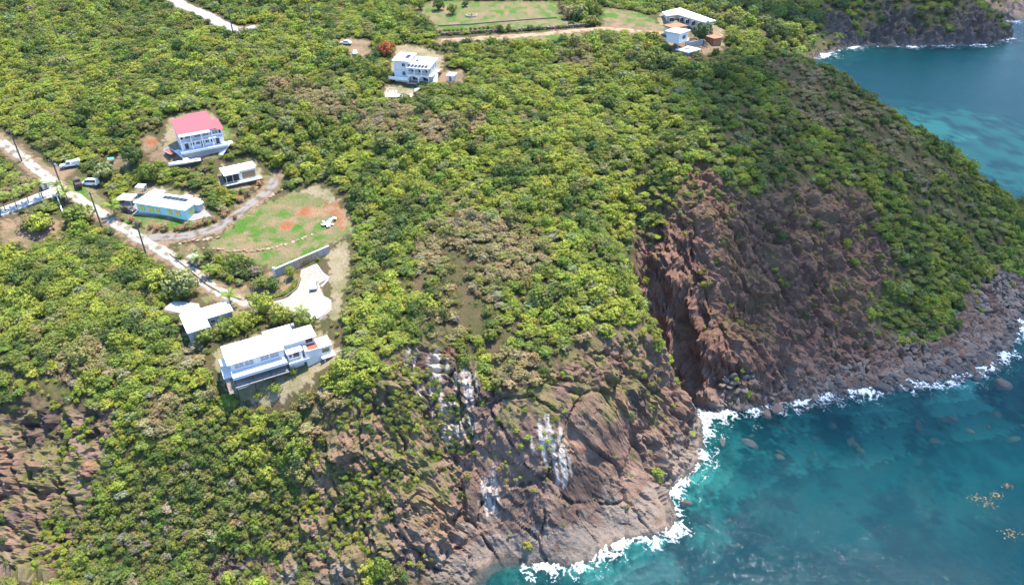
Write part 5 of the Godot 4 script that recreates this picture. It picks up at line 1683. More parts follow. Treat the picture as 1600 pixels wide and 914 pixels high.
func shore_stones() -> void:
	var r := RandomNumberGenerator.new()
	r.seed = 19
	var tones := [Color(0.17, 0.15, 0.135), Color(0.12, 0.11, 0.10), Color(0.21, 0.165, 0.14), Color(0.085, 0.08, 0.078), Color(0.25, 0.19, 0.155)]
	# named big ones: x, f, size, words
	for b in [[109.8, 163.4, 2.7, "large pale grey boulder at the water's edge, biggest on the cobble shore"], [102.4, 164.0, 1.6, "pale block just along the shore from the biggest boulder"], [88.6, 159.8, 1.5, "dark block in the surf below the ribbed cliff"], [157.6, 182.6, 1.9, "dark boulder at the bend of the cobble shore"],
			[64.6, 141.8, 2.2, "brown rock standing in the foam off the cove"], [57.6, 142.0, 1.3, "low reddish rock awash near the cove mouth"], [147.8, 165.6, 2.6, "long dark slab lying in the shallows off the cobble shore"], [73.0, 152.9, 1.9, "squat rock at the foot of the cove's cliff"],
			[76.0, 154.5, 2.2, "grey leaning block where cliff meets surf"], [118.4, 164.2, 1.5, "rounded dark boulder among breakers"], [126.0, 165.8, 1.4, "flat-topped boulder at the breaking waves"], [141.5, 168.6, 1.6, "dark wet boulder beside the shallows"], [42.8, 120.6, 1.7, "submerged tan rock off the front point"]]:
		var s: float = b[2]
		stone("shore_boulder", b[3], "boulders along the shore", Vector3(b[0], land(b[0], b[1]) * 0.3 + s * 0.12, -b[1]), Vector3(s, s * 0.75, s * 0.85), tones[r.randi() % 5], r)
	var line := [57.0, 158.0, 66.0, 157.5, 74.0, 157.0, 84.0, 159.0, 96.0, 163.0, 110.0, 166.0, 125.0, 168.5, 140.0, 172.0, 150.0, 177.0, 158.0, 187.0, 170.0, 200.0, 186.0, 212.0, 205.0, 225.0]
	var small := []
	for k in range(0, line.size() - 2, 2):
		var a := Vector2(line[k], line[k + 1])
		var b := Vector2(line[k + 2], line[k + 3])
		var n := int(a.distance_to(b) * (22.0 if a.x > 80 else 9.0))
		var deep := 7.0 if a.x < 90 else (10.0 if a.x < 120 else 18.0)
		for i in n:
			var t := pow(r.randf(), 1.4) * deep - 3.5
			var p := a.lerp(b, r.randf()) + (b - a).orthogonal().normalized() * -t
			var y := land(p.x, p.y)
			if y > 9.0 or y < -3.0:
				continue
			var s := 0.32 + 1.25 * pow(r.randf(), 2.6)
			small.append([Vector3(p.x, y + s * 0.15, -p.y), s, y])
	small.sort_custom(func(u, v): return u[1] > v[1])
	var zone_words := func(p: Vector3, y: float, size: float) -> String:
		var how := ("dark wet" if y < 0.3 else "wave-washed grey") if y < 0.9 else ("grey-brown" if y < 3.0 else "dusty brown")
		var big := "big" if size > 1.15 else ("middling" if size > 0.95 else "small")
		var where := "under the cove's leaning cliff"
		for e in [[68.0, "at the foot of the ribbed cliff"], [84.0, "left of the biggest shore boulder"], [100.0, "close to the biggest shore boulder"], [113.0, "right of the biggest shore boulder"], [124.0, "below the hanging green slope"], [136.0, "on the rubble fan above the long dark slab"], [150.0, "where the shore bends away"], [164.0, "on the far stretch of rubble shore"], [182.0, "at the last visible end of the shore"]]:
			if p.x > e[0]:
				where = e[1]
		return "%s %s boulder %s" % [big, how, where]
	for k in small.size():
		if k >= 230:
			break
		var d = small[k]
		var low: bool = d[2] < 0.8
		stone("shore_boulder", zone_words.call(d[0], d[2], d[1]), "boulders along the shore", d[0], Vector3(d[1], d[1] * r.randf_range(0.6, 1.0), d[1] * r.randf_range(0.7, 1.0)), tones[[1, 3, 0][r.randi() % 3] if low else [0, 2, 4][r.randi() % 3]], r)
	for k in 26:
		var t := r.randf()
		var x := lerpf(60.0, 165.0, t)
		var f := lerpf(148.0, 160.0, t) - r.randf() * 13.0
		if land(x, f) > -0.4:
			continue
		var s := r.randf_range(0.7, 1.9)
		stone("sunken_rock", "%s dark weedy rock under the shallows, counting along the shore from the cove" % ordinal(k), "rocks under the shallow water", Vector3(x, -0.9 - s * 0.6, -f), Vector3(s * r.randf_range(0.6, 1.5), s * 0.5, s * 0.8), [Color(0.07, 0.085, 0.06), Color(0.06, 0.065, 0.05), Color(0.13, 0.125, 0.085)][k % 3], r, "rock")
	var mass := Node3D.new()
	mass.name = "shore_cobbles"
	add_child(mass)
	tag(mass, "grey and brown cobbles heaped along the water's edge", "cobbles", "", "stuff")
	var mm := MultiMesh.new()
	mm.transform_format = MultiMesh.TRANSFORM_3D
	mm.use_colors = true
	mm.mesh = stones[1]
	mm.instance_count = maxi(0, small.size() - 230)
	for k in range(230, small.size()):
		var d = small[k]
		mm.set_instance_transform(k - 230, Transform3D(Basis.from_euler(Vector3(r.randf() * TAU, r.randf() * TAU, r.randf())).scaled_local(Vector3(d[1], d[1] * 0.8, d[1])), d[0]))
		mm.set_instance_color(k - 230, tones[[1, 3, 0][r.randi() % 3] if d[2] < 0.8 else [0, 2, 4][r.randi() % 3]])
	var o := MultiMeshInstance3D.new()
	o.name = "cobbles"
	o.multimesh = mm
	mass.add_child(o, true)
	tag(o, "", "", "", "stuff")

func crown_at(x: float, f: float, r: float, tall: float, tint: String, label: String, group: String, kind := 0, called := "bushy_tree") -> void:
	var t := thing(called, label, "tree" if called.ends_with("tree") else "shrub", spot(x, f, -0.1), fmod(absf(x * 7.3 + f), TAU), group)
	t.scale = Vector3(r, r * tall, r)
	part("trunk", trunk(), t)
	part("crown", crowns[kind % 7], t).material_override = tinted(tint, (kind * 2) % 3)

func gardens() -> void:
	for d in [
		[-82.0, 150.5, 4.3, 0.85, "pale", "large round grey-green tree beside the pale track"], [-89.5, 151.5, 3.4, 0.9, "bright", "round light-green tree next to the large roadside tree"],
		[-60.3, 143.6, 3.0, 1.15, "bright", "tall fresh green tree between the two white houses"], [-55.4, 140.6, 2.7, 1.1, "bright", "yellow-green tree behind the long house's roof"], [-49.2, 139.2, 2.6, 0.9, "mid", "dense green tree beside the round parking slab"],
		[-67.4, 136.9, 2.6, 0.9, "mid", "green tree below the small white house"], [-63.6, 138.4, 2.5, 1.0, "bright", "bright garden tree left of the tall tree by the long house"], [-72.0, 134.4, 2.4, 0.9, "mid", "dark garden tree at the small house's lower corner"],
		[-121.0, 179.4, 3.6, 0.85, "mid", "broad roadside tree below the second utility pole"], [-128.6, 174.0, 3.3, 0.85, "bright", "round tree on the bare soil by the white drive"], [-133.0, 174.5, 2.6, 0.8, "dry", "dry brown bush on the bare soil by the white drive"],
		[-57.0, 157.4, 1.3, 1.6, "bright", "slim upright shrub in front of the retaining wall"], [-63.6, 153.6, 2.5, 0.8, "mid", "spreading shrub in the curved planting bed"], [-60.6, 153.4, 2.1, 0.85, "deep", "dark shrub in the curved planting bed"], [-66.4, 158.2, 1.9, 0.8, "twig", "leafless grey shrub behind the curved bed"],
		[-114.7, 203.8, 3.0, 1.25, "deep", "tall dark tree beside the orange yard"], [-121.6, 198.8, 2.9, 1.0, "pale", "pale dry-leaved tree behind the parked van"], [-45.7, 266.6, 3.1, 1.0, "flame", "orange-flowering tree left of the arcaded villa"], [70.4, 274.5, 3.6, 1.1, "deep", "dark spreading tree in front of the ridge-top roof"],
		[-53.0, 122.6, 1.5, 0.8, "mid", "low clipped shrub at the garden's outer edge"], [-49.5, 126.3, 0.95, 1.1, "bright", "small round shrub in the dry garden below the deck"], [-56.8, 121.6, 1.1, 0.9, "bright", "yellowish shrub below the deck corner"], [-54.4, 124.6, 0.8, 0.8, "pale", "pale grey shrub close under the deck"],
		[-44.5, 319.0, 2.2, 0.9, "mid", "round tree at the far lawn's left end"], [-38.0, 313.6, 2.3, 1.0, "mid", "second lawn tree from the left end"], [-30.2, 312.0, 2.4, 0.95, "deep", "third lawn tree from the left end"], [-24.2, 306.6, 2.3, 1.0, "mid", "dark round tree in the middle of the lawn"],
		[-19.5, 315.5, 1.6, 0.8, "deep", "small tree behind the lawn's middle tree"], [26.5, 296.0, 3.1, 1.0, "pale", "pale tree at the lawn's right end"], [31.0, 299.0, 3.3, 1.1, "mid", "tall tree beside the ridge yard"], [22.6, 296.8, 2.7, 1.0, "dry", "brownish tree at the lawn's right end"], [21.0, 306.0, 2.2, 1.0, "dry", "reddish-brown tree behind the lawn's right end"], [30.6, 288.9, 2.3, 0.9, "olive", "olive tree over the stone wall's end"], [-1.2, 288.8, 0.8, 0.8, "mid", "small round shrub on the grass above the stone wall"]]:
		crown_at(d[0], d[1], d[2], d[3], d[4], d[5], "garden trees", int(absf(d[0])) % 7)
	# planted rows
	var n := 0
	for k in range(0, BUSH_ROW.size(), 2):
		crown_at(BUSH_ROW[k], BUSH_ROW[k + 1], 0.85 + 0.2 * (n % 3), 0.9, ["rust", "rust", "dry"][n % 3], "%s brown clump along the turquoise house's garden edge" % ordinal(n), "brown clumps along the garden edge", n, "brown_shrub")
		n += 1
	var flowers := 0
	for k in 15:
		var t := k / 14.0
		crown_at(lerpf(-29.5, -5.8, t), lerpf(287.4, 287.8, t), 0.85, 0.8, "rust" if k % 4 == 1 else ("olive" if k % 2 else "mid"), "%s hedge shrub above the stone wall" % ordinal(k), "flowering hedge above the stone wall", k, "hedge_shrub")
	var curve := [-66.1, 149.6, -60.9, 149.4, -57.8, 151.0, -55.8, 153.9, -55.6, 157.0]
	n = 0
	for k in range(0, curve.size() - 2, 2):
		for q in 4:
			var p := Vector2(curve[k], curve[k + 1]).lerp(Vector2(curve[k + 2], curve[k + 3]), q / 4.0)
			crown_at(p.x, p.y, 0.8, 0.8, "mid" if n % 3 else "bright", "%s hedge shrub round the curved parking court" % ordinal(n), "clipped hedge of the parking court", n, "hedge_shrub")
			n += 1
	n = 0
	for p in [[-88.0, 164.0, 1.1], [-84.5, 165.8, 1.3], [-80.6, 164.2, 1.5], [-77.2, 163.0, 1.6], [-74.4, 163.6, 1.4], [-71.4, 162.4, 1.5], [-79.6, 160.4, 1.3], [-76.6, 158.6, 1.5], [-73.4, 158.6, 1.4], [-70.4, 158.0, 1.5], [-68.4, 161.2, 1.5], [-72.0, 155.4, 1.1], [-75.2, 161.0, 1.4], [-69.4, 154.4, 1.0]]:
		crown_at(p[0], p[1], p[2], 0.9, ["mid", "pale", "deep", "bright"][n % 4], "%s green shrub of the bed between track and lawn" % ordinal(n), "shrubs between the track and the lawn", n, "garden_shrub")
		n += 1
	n = 0
	for p in [[-142.3, 181.4, 4.5], [-140.2, 183.2, 4.2], [-137.9, 185.4, 4.4], [-134.8, 187.4, 4.8], [-130.8, 188.9, 4.0]]:
		palm(p[0], p[1], p[2], "%s palm along the white drive, counting from the frame's edge" % ordinal(n))
		n += 1
	palm(-128.0, 187.6, 3.2, "bushy palm at the corner of drive and track", 1.2)
	palm(-113.3, 183.4, 3.6, "palm at the turquoise house's garden corner", 1.3)
	palm(-69.5, 146.8, 3.2, "small palm behind the small white house", 1.1)
	palm(-50.6, 141.6, 2.6, "small palm by the round parking slab")
	palm(-82.4, 161.2, 2.6, "small palm beside the pump house")
	palm(-77.6, 157.0, 2.4, "small palm on the bank above the track's wall")

func walls_and_yards() -> void:
	var conc := pale_concrete()
	conc.vertex_color_use_as_albedo = true
	var dirt := mat("track_surface", lin(0.33, 0.30, 0.27), 0.9, "concrete", 0.14)
	dirt.vertex_color_use_as_albedo = true
	make_road("road", TRACK, 1.75, dirt, 0.14)
	var gravel := mat("grey_drive", lin(0.215, 0.19, 0.18), 0.9, "concrete", 0.2)
	gravel.vertex_color_use_as_albedo = true
	make_road("driveway", DRIVE, 1.6, gravel, 0.13)
	make_road("road", UPPER_LANE, 3.0, mat("pale_lane", lin(0.30, 0.285, 0.27), 0.9, "concrete", 0.14), 0.2)
	var earth := mat("sandy_lane", lin(0.36, 0.26, 0.17), 0.95, "soil", 0.3)
	earth.vertex_color_use_as_albedo = true
	make_road("road", RIDGE_LANE, 1.9, earth, 0.18)
	slab("parking_court", AREA_CONCRETE[0], conc, 0.16, 0.6)
	slab("house_terrace", AREA_CONCRETE[1], grey(), 0.14, 0.6)
	slab("white_drive", AREA_CONCRETE[2], mat("white_drive", lin(0.55, 0.53, 0.50), 0.8, "concrete", 0.1), 0.16, 0.6)
	slab("patio", AREA_CONCRETE[3], mat("patio_paving", lin(0.40, 0.385, 0.37), 0.85, "concrete", 0.5), 0.16, 0.6)
	# raised round slab
	var ring := []
	for k in 24:
		ring.append(-47.6 + cos(TAU * k / 24) * 3.1); ring.append(145.2 + sin(TAU * k / 24) * 3.9)
	slab("round_slab", ring, mat("bright_concrete", lin(0.60, 0.58, 0.55), 0.8, "concrete", 0.1), 0.5, 2.6)
	# retaining wall of tall cast panels, rust-stained
	var rw := thing("retaining_wall", "tall rust-stained concrete retaining wall behind the parking court", "wall", Vector3.ZERO)
	var a := Vector2(-61.0, 157.8)
	var b := Vector2(-48.8, 166.4)
	var n := 9
	for k in n:
		var p := a.lerp(b, (k + 0.5) / n)
		var c: Color = [Color(0.40, 0.38, 0.36), Color(0.44, 0.40, 0.36), Color(0.42, 0.27, 0.17), Color(0.45, 0.33, 0.25)][[0, 1, 0, 3, 2, 2, 3, 1, 0][k]]
		box("wall_panel", rw, mat("wall_panel_%d" % [0, 1, 0, 3, 2, 2, 3, 1, 0][k], lin(c.r, c.g, c.b), 0.9, "concrete", 0.35), -0.8, 0.8, -2.0, 1.9, -0.15, 0.15).transform = Transform3D(Basis(Vector3.UP, (b - a).angle()), Vector3(p.x, lerpf(42.6, 44.6, (k + 0.5) / n), -p.y))
	var cap := Soup.new()
	cap.tube(Vector3(a.x, 44.75, -a.y), Vector3(b.x, 46.7, -b.y), 0.2, 0.2, 4)
	part("coping", cap.mesh(white()), rw)
	box("pillar", rw, white(), -0.3, 0.3, -1, 2.6, -0.3, 0.3).position = Vector3(a.x - 0.3, 43.4, -a.y)
	# kerb walls
	kerb_wall("low concrete kerb wall along the uphill side of the track", [-91.4, 166.2, -84.8, 160.4, -77.4, 153.9, -72.9, 151.0, -67.6, 149.0], 0.5, mat("stained_kerb", lin(0.36, 0.28, 0.22), 0.9, "concrete", 0.3))
	kerb_wall("curved dark kerb round the hedge of the parking court", [-66.1, 148.8, -60.9, 148.5, -57.2, 150.2, -54.9, 153.8, -54.7, 157.6], 0.5, mat("dark_kerb", lin(0.16, 0.13, 0.11), 0.9, "concrete", 0.3))
	kerb_wall("white kerb along the parking court's upper right edge", [-53.4, 160.8, -51.4, 162.0, -47.4, 156.4, -48.6, 154.0], 0.35, white())
	kerb_wall("white garden wall running from the drive to the brown bush", [-131.4, 188.6, -126.6, 181.6], 0.9, white())
	kerb_wall("thin white edge wall beside the roadside tree", [-118.9, 177.4, -117.6, 175.6], 0.7, white())
	dry_stone_wall("long dry-stone wall below the upper lawn", [-27.8, 284.6, -14.7, 284.2, -5.6, 284.0, 0.0, 282.4, 14.6, 284.0, 28.0, 288.0], 1.3)
	kerb_wall("low stone edging across the upper lawn", [-29.2, 293.8, -15.1, 293.8, 0.0, 295.5, 17.8, 298.7], 0.4, mat("dark_kerb", Color.WHITE))
	fence("grey wire fence along the lower side of the cleared lot", [-48.8, 166.6, -46.0, 169.4, -42.6, 173.0])
	# gate house and gate of the white drive
	var g := thing("drive_gate", "pale sliding gate across the white drive", "gate", spot(-133.6, 188.8, 0.1), deg_to_rad(35))
	for k in 7:
		box("gate_bar", g, mat("pale_steel", lin(0.55, 0.60, 0.60), 0.5), -2.0 + k * 0.62, -1.9 + k * 0.62, 0.1, 1.3, -0.04, 0.04)
	for y in [0.15, 1.3]:
		box("gate_rail", g, mat("pale_steel", Color.WHITE), -2.1, 1.95, y - 0.05, y + 0.05, -0.05, 0.05)
	for x in [-2.3, 2.2]:
		box("gate_pillar", g, white(), x - 0.2, x + 0.2, -0.5, 1.6, -0.2, 0.2)
	var gh := thing("gate_house", "small white gate hut beside the white drive", "hut", spot(-136.2, 192.6, 0.0), deg_to_rad(20))
	box("wall", gh, white(), -1.0, 1.0, -0.8, 1.9, -0.9, 0.9)
	box("roof", gh, roof_white(), -1.3, 1.3, 1.92, 2.1, -1.2, 1.2)
	door(gh, Vector3(0.1, 0, 0.94), 0.7, 1.7, grey())
	var ph := thing("pump_house", "tiny white-roofed pump house above the track's kerb", "hut", spot(-84.0, 163.2, 0.0), deg_to_rad(-25))
	box("wall", ph, mat("grey_render", Color.WHITE), -0.9, 0.9, -0.8, 1.6, -0.8, 0.8)
	box("roof", ph, roof_white(), -1.15, 1.15, 1.62, 1.78, -1.05, 1.05)
	door(ph, Vector3(0.2, 0, 0.84), 0.6, 1.4, white())
	# water tank
	var tk := thing("water_tank", "round white-topped water tank at the turquoise house's corner", "tank", spot(-89.4, 184.8, 0.0))
	var s := Soup.new()
	s.tube(Vector3(0, -0.6, 0), Vector3(0, 2.0, 0), 1.3, 1.3, 18)
	part("drum", s.mesh(mat("grey_steel", lin(0.38, 0.40, 0.41), 0.5)), tk)
	s = Soup.new()
	s.tube(Vector3(0, 2.0, 0), Vector3(0, 2.5, 0), 1.5, 0.25, 18)
	part("lid", s.mesh(roof_white()), tk)
	# white shade sails left of the turquoise house
	for d in [[-111.6, 189.0, 4.6, 3.6, 2.3, "large white awning over the yard left of the turquoise house"], [-108.6, 192.6, 2.6, 2.0, 2.6, "small white awning behind the turquoise house"]]:
		var aw := thing("yard_awning", d[5], "awning", spot(d[0], d[1], 0.0), deg_to_rad(-10))
		roof_sheet("canopy", aw, roof_white(), -d[2] / 2, d[2] / 2, -d[3] / 2, d[3] / 2, d[4] + 0.3, d[4], 0.08, false)
		for q in [[-1, -1], [1, -1], [1, 1], [-1, 1]]:
			box("post", aw, white(), q[0] * (d[2] / 2 - 0.15) - 0.05, q[0] * (d[2] / 2 - 0.15) + 0.05, -0.4, d[4], q[1] * (d[3] / 2 - 0.15) - 0.05, q[1] * (d[3] / 2 - 0.15) + 0.05)
	# green tarpaulin tent
	var gt := thing("green_canopy", "small green tarpaulin shelter in the yard above the van", "canopy", spot(-122.0, 204.8, 0.0), 0.3)
	roof_sheet("cover", gt, mat("green_tarpaulin", lin(0.06, 0.36, 0.20), 0.6), -0.9, 0.9, -0.8, 0.0, 1.3, 1.8, 0.04, false)
	roof_sheet("cover", gt, mat("green_tarpaulin", Color.WHITE), -0.9, 0.9, 0.0, 0.8, 1.8, 1.3, 0.04, false)
	for q in [[-0.8, -0.7], [0.8, -0.7], [0.8, 0.7], [-0.8, 0.7]]:
		box("post", gt, white(), q[0] - 0.03, q[0] + 0.03, 0, 1.32, q[1] - 0.03, q[1] + 0.03)
	# fountain ring on the lawn
	var fo := thing("round_flower_bed", "round pale ring bed in the middle of the upper lawn", "flower bed", spot(-16.3, 304.2, 0.0))
	s = Soup.new()
	for k in 20:
		var u := TAU * k / 20
		var v := TAU * (k + 1) / 20
		s.quad(Vector3(cos(u) * 2.4, 0.25, sin(u) * 2.4), Vector3(cos(v) * 2.4, 0.25, sin(v) * 2.4), Vector3(cos(v) * 2.0, 0.25, sin(v) * 2.0), Vector3(cos(u) * 2.0, 0.25, sin(u) * 2.0))
		s.quad(Vector3(cos(u) * 2.4, 0.25, sin(u) * 2.4), Vector3(cos(v) * 2.4, 0.25, sin(v) * 2.4), Vector3(cos(v) * 2.4, -0.3, sin(v) * 2.4), Vector3(cos(u) * 2.4, -0.3, sin(u) * 2.4))
		s.quad(Vector3(cos(u) * 2.0, 0.25, sin(u) * 2.0), Vector3(cos(v) * 2.0, 0.25, sin(v) * 2.0), Vector3(cos(v) * 2.0, -0.3, sin(v) * 2.0), Vector3(cos(u) * 2.0, -0.3, sin(u) * 2.0))
	part("kerb", s.mesh(mat("pale_concrete", Color.WHITE)), fo)
	s = Soup.new()
	s.tube(Vector3(0, -0.2, 0), Vector3(0, 0.9, 0), 0.4, 0.15, 8)
	part("centrepiece", s.mesh(grey()), fo)
	# heap of white building scrap on the cleared lot
	var r := RandomNumberGenerator.new()
	r.seed = 5
	for k in 16:
		var p := Vector2(-51.3 + r.randfn() * 1.3, 179.4 + r.randfn() * 0.9)
		var o := thing("scrap_sheet", "white building sheet in the heap on the cleared lot" if k != 4 else "blue sheet in the heap on the cleared lot", "sheet", spot(p.x, p.y, 0.25 + r.randf() * 0.4), r.randf() * TAU, "scrap heap on the cleared lot")
		var m: Material = white() if k != 4 else mat("blue_sheet", lin(0.12, 0.35, 0.62), 0.6)
		var l := r.randf_range(0.3, 0.8)
		var wd := r.randf_range(0.2, 0.5)
		box("panel", o, m, -l, l, 0, 0.06, -wd, wd, Vector3(r.randf_range(-0.3, 0.3), 0, r.randf_range(-0.3, 0.3)))
		box("batten", o, m, -l, l, 0.062, 0.12, -0.05, 0.05).rotation = Vector3(0, 0.1, 0)

func kerb_wall(label: String, line: Array, tall: float, m: Material) -> void:
	var s := Soup.new()
	for k in range(0, line.size() - 2, 2):
		var a := Vector2(line[k], line[k + 1])
		var b := Vector2(line[k + 2], line[k + 3])
		var n := maxi(1, int(a.distance_to(b) / 1.2))
		for i in n:
			var p := a.lerp(b, float(i) / n)
			var q := a.lerp(b, float(i + 1) / n)
			var side := (b - a).orthogonal().normalized() * 0.16
			var v := []
			for e in [[p, 1.0], [q, 1.0], [q, -1.0], [p, -1.0]]:
				var g: Vector2 = e[0] + side * e[1]
				v.append(spot(g.x, g.y, tall))
			var d := Vector3(0, tall + 0.6, 0)
			s.quad(v[0], v[1], v[2], v[3])
			s.quad(v[0], v[1], v[1] - d, v[0] - d); s.quad(v[2], v[3], v[3] - d, v[2] - d)
			s.quad(v[0], v[3], v[3] - d, v[0] - d); s.quad(v[1], v[2], v[2] - d, v[1] - d)
	tag(part("kerb_wall", s.mesh(m), self), label, "wall", "low walls")

func dry_stone_wall(label: String, line: Array, tall: float) -> void:
	var o := thing("dry_stone_wall", label, "wall", Vector3.ZERO)
	var r := RandomNumberGenerator.new()
	r.seed = 3
	var paints := [Color(0.22, 0.16, 0.13), Color(0.16, 0.12, 0.10), Color(0.28, 0.21, 0.17)]
	for k in range(0, line.size() - 2, 2):
		var a := Vector2(line[k], line[k + 1])
		var b := Vector2(line[k + 2], line[k + 3])
		var n := maxi(1, int(a.distance_to(b) / 1.0))
		for i in n:
			for row in 2:
				var p := a.lerp(b, (i + 0.5 + 0.5 * row) / n)
				var t := part("stone", stones[r.randi() % 6], o, spot(p.x, p.y, 0.3 + row * 0.55), Vector3(0, r.randf() * TAU, 0))
				t.scale = Vector3(0.62, 0.5, 0.55) * r.randf_range(0.85, 1.15)
				t.material_override = stone_paint(paints[r.randi() % 3])

func fence(label: String, line: Array) -> void:
	var o := thing("wire_fence", label, "fence", Vector3.ZERO)
	for k in range(0, line.size() - 2, 2):
		var a := Vector2(line[k], line[k + 1])
		var b := Vector2(line[k + 2], line[k + 3])
		for i in 3:
			var p := a.lerp(b, i / 2.0)
			var s := Soup.new()
			s.tube(Vector3.ZERO, Vector3(0, 1.8, 0), 0.05, 0.05, 5)
			part("post", s.mesh(grey()), o, spot(p.x, p.y, -0.1))
		var s := Soup.new()
		for y in [0.4, 0.8, 1.2, 1.6]:
			s.tube(spot(a.x, a.y, y), spot(b.x, b.y, y), 0.02, 0.02, 3)
		part("wire", s.mesh(grey()), o)

func clouds_above() -> void:
	# the passing clouds whose shade lies on the far headland: high above, out of view
	var up := Vector3(0.230, 0.9455, -0.230)
	var r := RandomNumberGenerator.new()
	r.seed = 23
	var m := StandardMaterial3D.new()
	m.resource_name = "cloud_vapour"
	m.albedo_color = Color(0.95, 0.95, 0.96, 0.44)
	m.transparency = BaseMaterial3D.TRANSPARENCY_ALPHA
	m.roughness = 1.0
	m.metallic_specular = 0.0
	var shape := noise(81, 1.4, 3)
	for c in CLOUD_SHADE:
		var o := thing("cloud", c[4], "cloud", Vector3(c[0], 25, -c[1]) + up * 2100.0)
		var v := PackedVector3Array()
		var rows := 20
		var cols := 40
		var at := func(a: int, b: int) -> Vector3:
			var t := PI * a / rows
			var u := TAU * (b % cols) / cols
			var d := Vector3(sin(t) * cos(u), cos(t), sin(t) * sin(u))
			var k := 1.0 + shape.get_noise_3dv(d + Vector3(c[0], 0, 0)) * 0.55
			return d * k * Vector3(c[2], 26.0, c[3])
		for a in rows:
			for b in cols:
				v.append_array(PackedVector3Array([at.call(a, b), at.call(a + 1, b), at.call(a + 1, b + 1), at.call(a, b), at.call(a + 1, b + 1), at.call(a, b + 1)]))
		part("puff", smooth_mesh(v, PackedVector3Array(), PackedColorArray(), PackedInt32Array(), m), o)

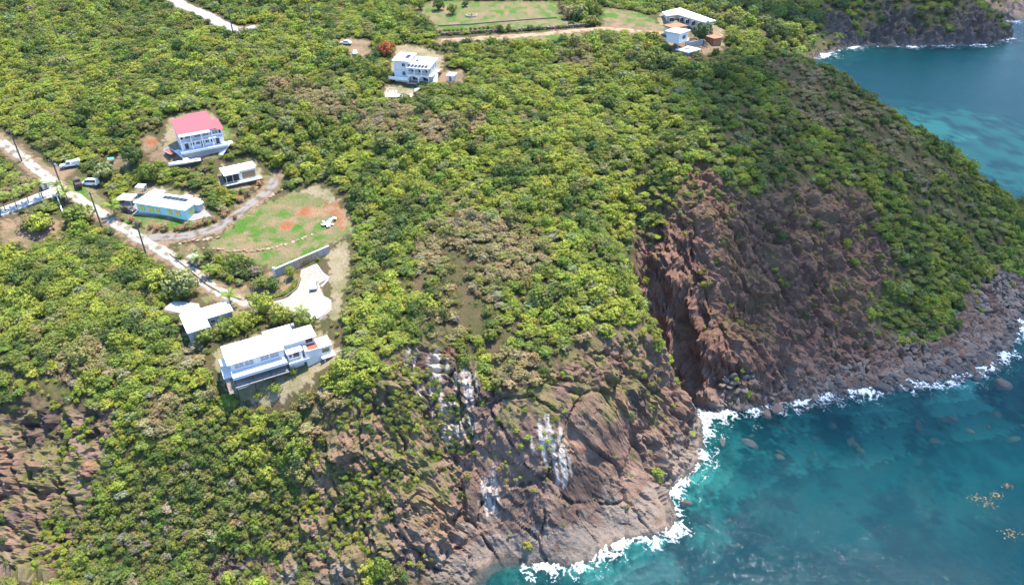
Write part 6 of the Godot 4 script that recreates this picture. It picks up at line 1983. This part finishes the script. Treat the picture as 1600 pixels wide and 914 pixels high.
func build_rest() -> void:
	clouds_above()
	make_stones()
	long_white_house()
	small_white_house()
	red_roofed_house()
	porch_cabin()
	turquoise_house()
	arcaded_house()
	hilltop_house()
	walls_and_yards()
	gardens()
	var wp := vehicle("pickup_truck", "white pickup with open cargo box parked at the road junction", "pickup", spot(-134.0, 203.2, 0.1), deg_to_rad(205), lin(0.78, 0.78, 0.77), "pickup")
	box("cargo_box", wp, white(), -2.9, -0.75, 1.22, 1.9, -0.95, 0.95, Vector3(0, 0, -0.12))
	box("painted_box_opening", wp, dark(), -2.7, -1.0, 1.3, 1.6, 0.96, 1.0)  # dark board on the solid box, an opening's shade painted in
	vehicle("pickup_truck", "dark red pickup parked on the grass beside the white van", "pickup", spot(-128.4, 195.2, 0.1), deg_to_rad(125), lin(0.10, 0.03, 0.035), "pickup")
	vehicle("parked_van", "white van parked on the grass near the pickup", "van", spot(-125.0, 195.8, 0.1), deg_to_rad(178), lin(0.80, 0.80, 0.78), "van")
	vehicle("parked_car", "silver car parked on the concrete court", "car", spot(-50.6, 154.6, 0.16), deg_to_rad(98), lin(0.48, 0.50, 0.53), "car")
	vehicle("parked_car", "dark brown car by the awning of the turquoise house", "car", spot(-110.4, 186.0, 0.16), deg_to_rad(-20), lin(0.08, 0.05, 0.05), "car")
	vehicle("parked_car", "white car at the back of the villa's parking place", "car", spot(-62.6, 277.4, 0.1), deg_to_rad(170), lin(0.75, 0.75, 0.75), "car")
	vehicle("parked_car", "pale grey car at the front of the villa's parking place", "car", spot(-57.6, 268.6, 0.1), deg_to_rad(100), lin(0.60, 0.61, 0.62), "car")
	boat_on_trailer()
	var words := ["first utility pole from the frame's left edge, beside the upper track", "second utility pole along the track, at the road junction", "third utility pole along the track, below the parked cars", "fourth utility pole along the track, lowest of the row", "lone utility pole among the upper left trees", "utility pole beside the upper pale lane", "pole with crossarm and wires above the upper woods"]
	var tops := []
	for k in 7:
		var p := utility_pole(POLES[k * 2], POLES[k * 2 + 1], [10.5, 11.5, 11.0, 10.5, 10.5, 9.5, 9.5][k], words[k], k in [1, 6])
		tops.append(p.position + Vector3(0, [10.5, 11.5, 11.0, 10.5, 10.5, 9.5, 9.5][k] - 0.4, 0))
	for e in [[0, 1, "power line between the first and second roadside poles"], [1, 2, "power line between the second and third roadside poles"], [2, 3, "power line between the third and fourth roadside poles"], [5, 6, "power line crossing the upper woods"]]:
		wire(tops[e[0]], tops[e[1]], e[2])
	var r := RandomNumberGenerator.new()
	r.seed = 8
	var tan := [Color(0.42, 0.29, 0.18), Color(0.48, 0.36, 0.25), Color(0.34, 0.22, 0.14)]
	stone_row([-83.4, 168.8, -79.1, 168.3, -76.0, 167.6, -73.1, 167.9, -68.7, 167.8, -63.9, 169.2, -59.3, 171.8, -56.3, 174.0, -54.5, 175.6], 0.95, 0.5, tan, "in the curved row across the cleared lot", "stones bordering the cleared lot", r)
	stone_row([-90.5, 170.8, -85.6, 172.0, -80.1, 173.8], 1.0, 0.5, tan, "in the row below the grey drive", "stones bordering the cleared lot", r)
	stone_row([-74.8, 187.5, -72.4, 190.9, -70.9, 194.9, -68.8, 197.3, -68.4, 199.8], 0.9, 0.45, tan, "in the row beside the upper drive", "stones bordering the cleared lot", r)
	stone_row([-79.3, 189.9, -78.3, 193.1, -77.2, 195.8, -75.9, 198.2], 0.8, 0.55, tan, "on the bank below the porch cabin", "stones on the bank", r)
	shore_stones()
	# rafts of brown seaweed afloat
	for k in 5:
		var p: Array = [[115.9, 121.4, 1.6], [117.2, 119.4, 1.0], [121.3, 122.4, 0.8], [117.7, 110.8, 1.4], [125.5, 125.5, 0.8]][k]
		var s := Soup.new()
		for i in 46:
			var c := Vector3(r.randfn() * p[2], r.randf_range(0.16, 0.24), r.randfn() * p[2] * 0.6)
			s.tri(c + Vector3(r.randf_range(-0.35, 0.35), 0, r.randf_range(-0.35, 0.35)), c + Vector3(r.randf_range(-0.35, 0.35), 0.05, r.randf_range(-0.35, 0.35)), c + Vector3(r.randf_range(-0.35, 0.35), 0, r.randf_range(-0.35, 0.35)))
		tag(part("seaweed_raft", s.mesh(mat("sargassum", lin(0.16, 0.10, 0.035), 0.8)), self, Vector3(p[0], 0, -p[1])), "%s floating raft of orange-brown seaweed in the lower right" % ordinal(k), "seaweed", "floating seaweed rafts", "stuff")

func _ready() -> void:
	var cam := Camera3D.new()
	cam.name = "camera"
	cam.position = Vector3(0, 140, 0)
	cam.rotation_degrees = Vector3(-33, 0, 0)
	cam.fov = 44.36
	cam.near = 0.5
	cam.far = 4000
	add_child(cam)
	var env := Environment.new()
	env.background_mode = Environment.BG_SKY
	var sm := ProceduralSkyMaterial.new()
	sm.sky_top_color = Color(0.38, 0.55, 0.79)
	sm.sky_horizon_color = Color(0.70, 0.80, 0.90)
	sm.sky_curve = 0.18
	sm.ground_horizon_color = Color(0.6, 0.68, 0.72)
	sm.ground_bottom_color = Color(0.1, 0.25, 0.3)
	sm.sun_angle_max = 1.0
	env.sky = Sky.new()
	env.sky.sky_material = sm
	env.tonemap_mode = Environment.TONE_MAPPER_LINEAR
	env.tonemap_exposure = 3.1
	env.fog_enabled = true
	env.fog_density = 0.00002
	env.fog_light_color = Color(0.75, 0.84, 0.92)
	env.sdfgi_enabled = true
	env.ssao_enabled = true
	env.ssil_enabled = true
	var we := WorldEnvironment.new()
	we.name = "environment"
	we.environment = env
	add_child(we)
	var sun := DirectionalLight3D.new()
	sun.name = "sun"
	sun.light_energy = 1.25
	sun.light_color = Color(1.0, 0.965, 0.90)
	sun.light_angular_distance = 0.5
	sun.shadow_enabled = true
	sun.rotation_degrees = Vector3(-71, 180 - 45, 0)
	add_child(sun)

	solve_land()
	lay_cover()
	make_ground()
	make_sea()
	make_foam()
	make_plants()
	build_rest()
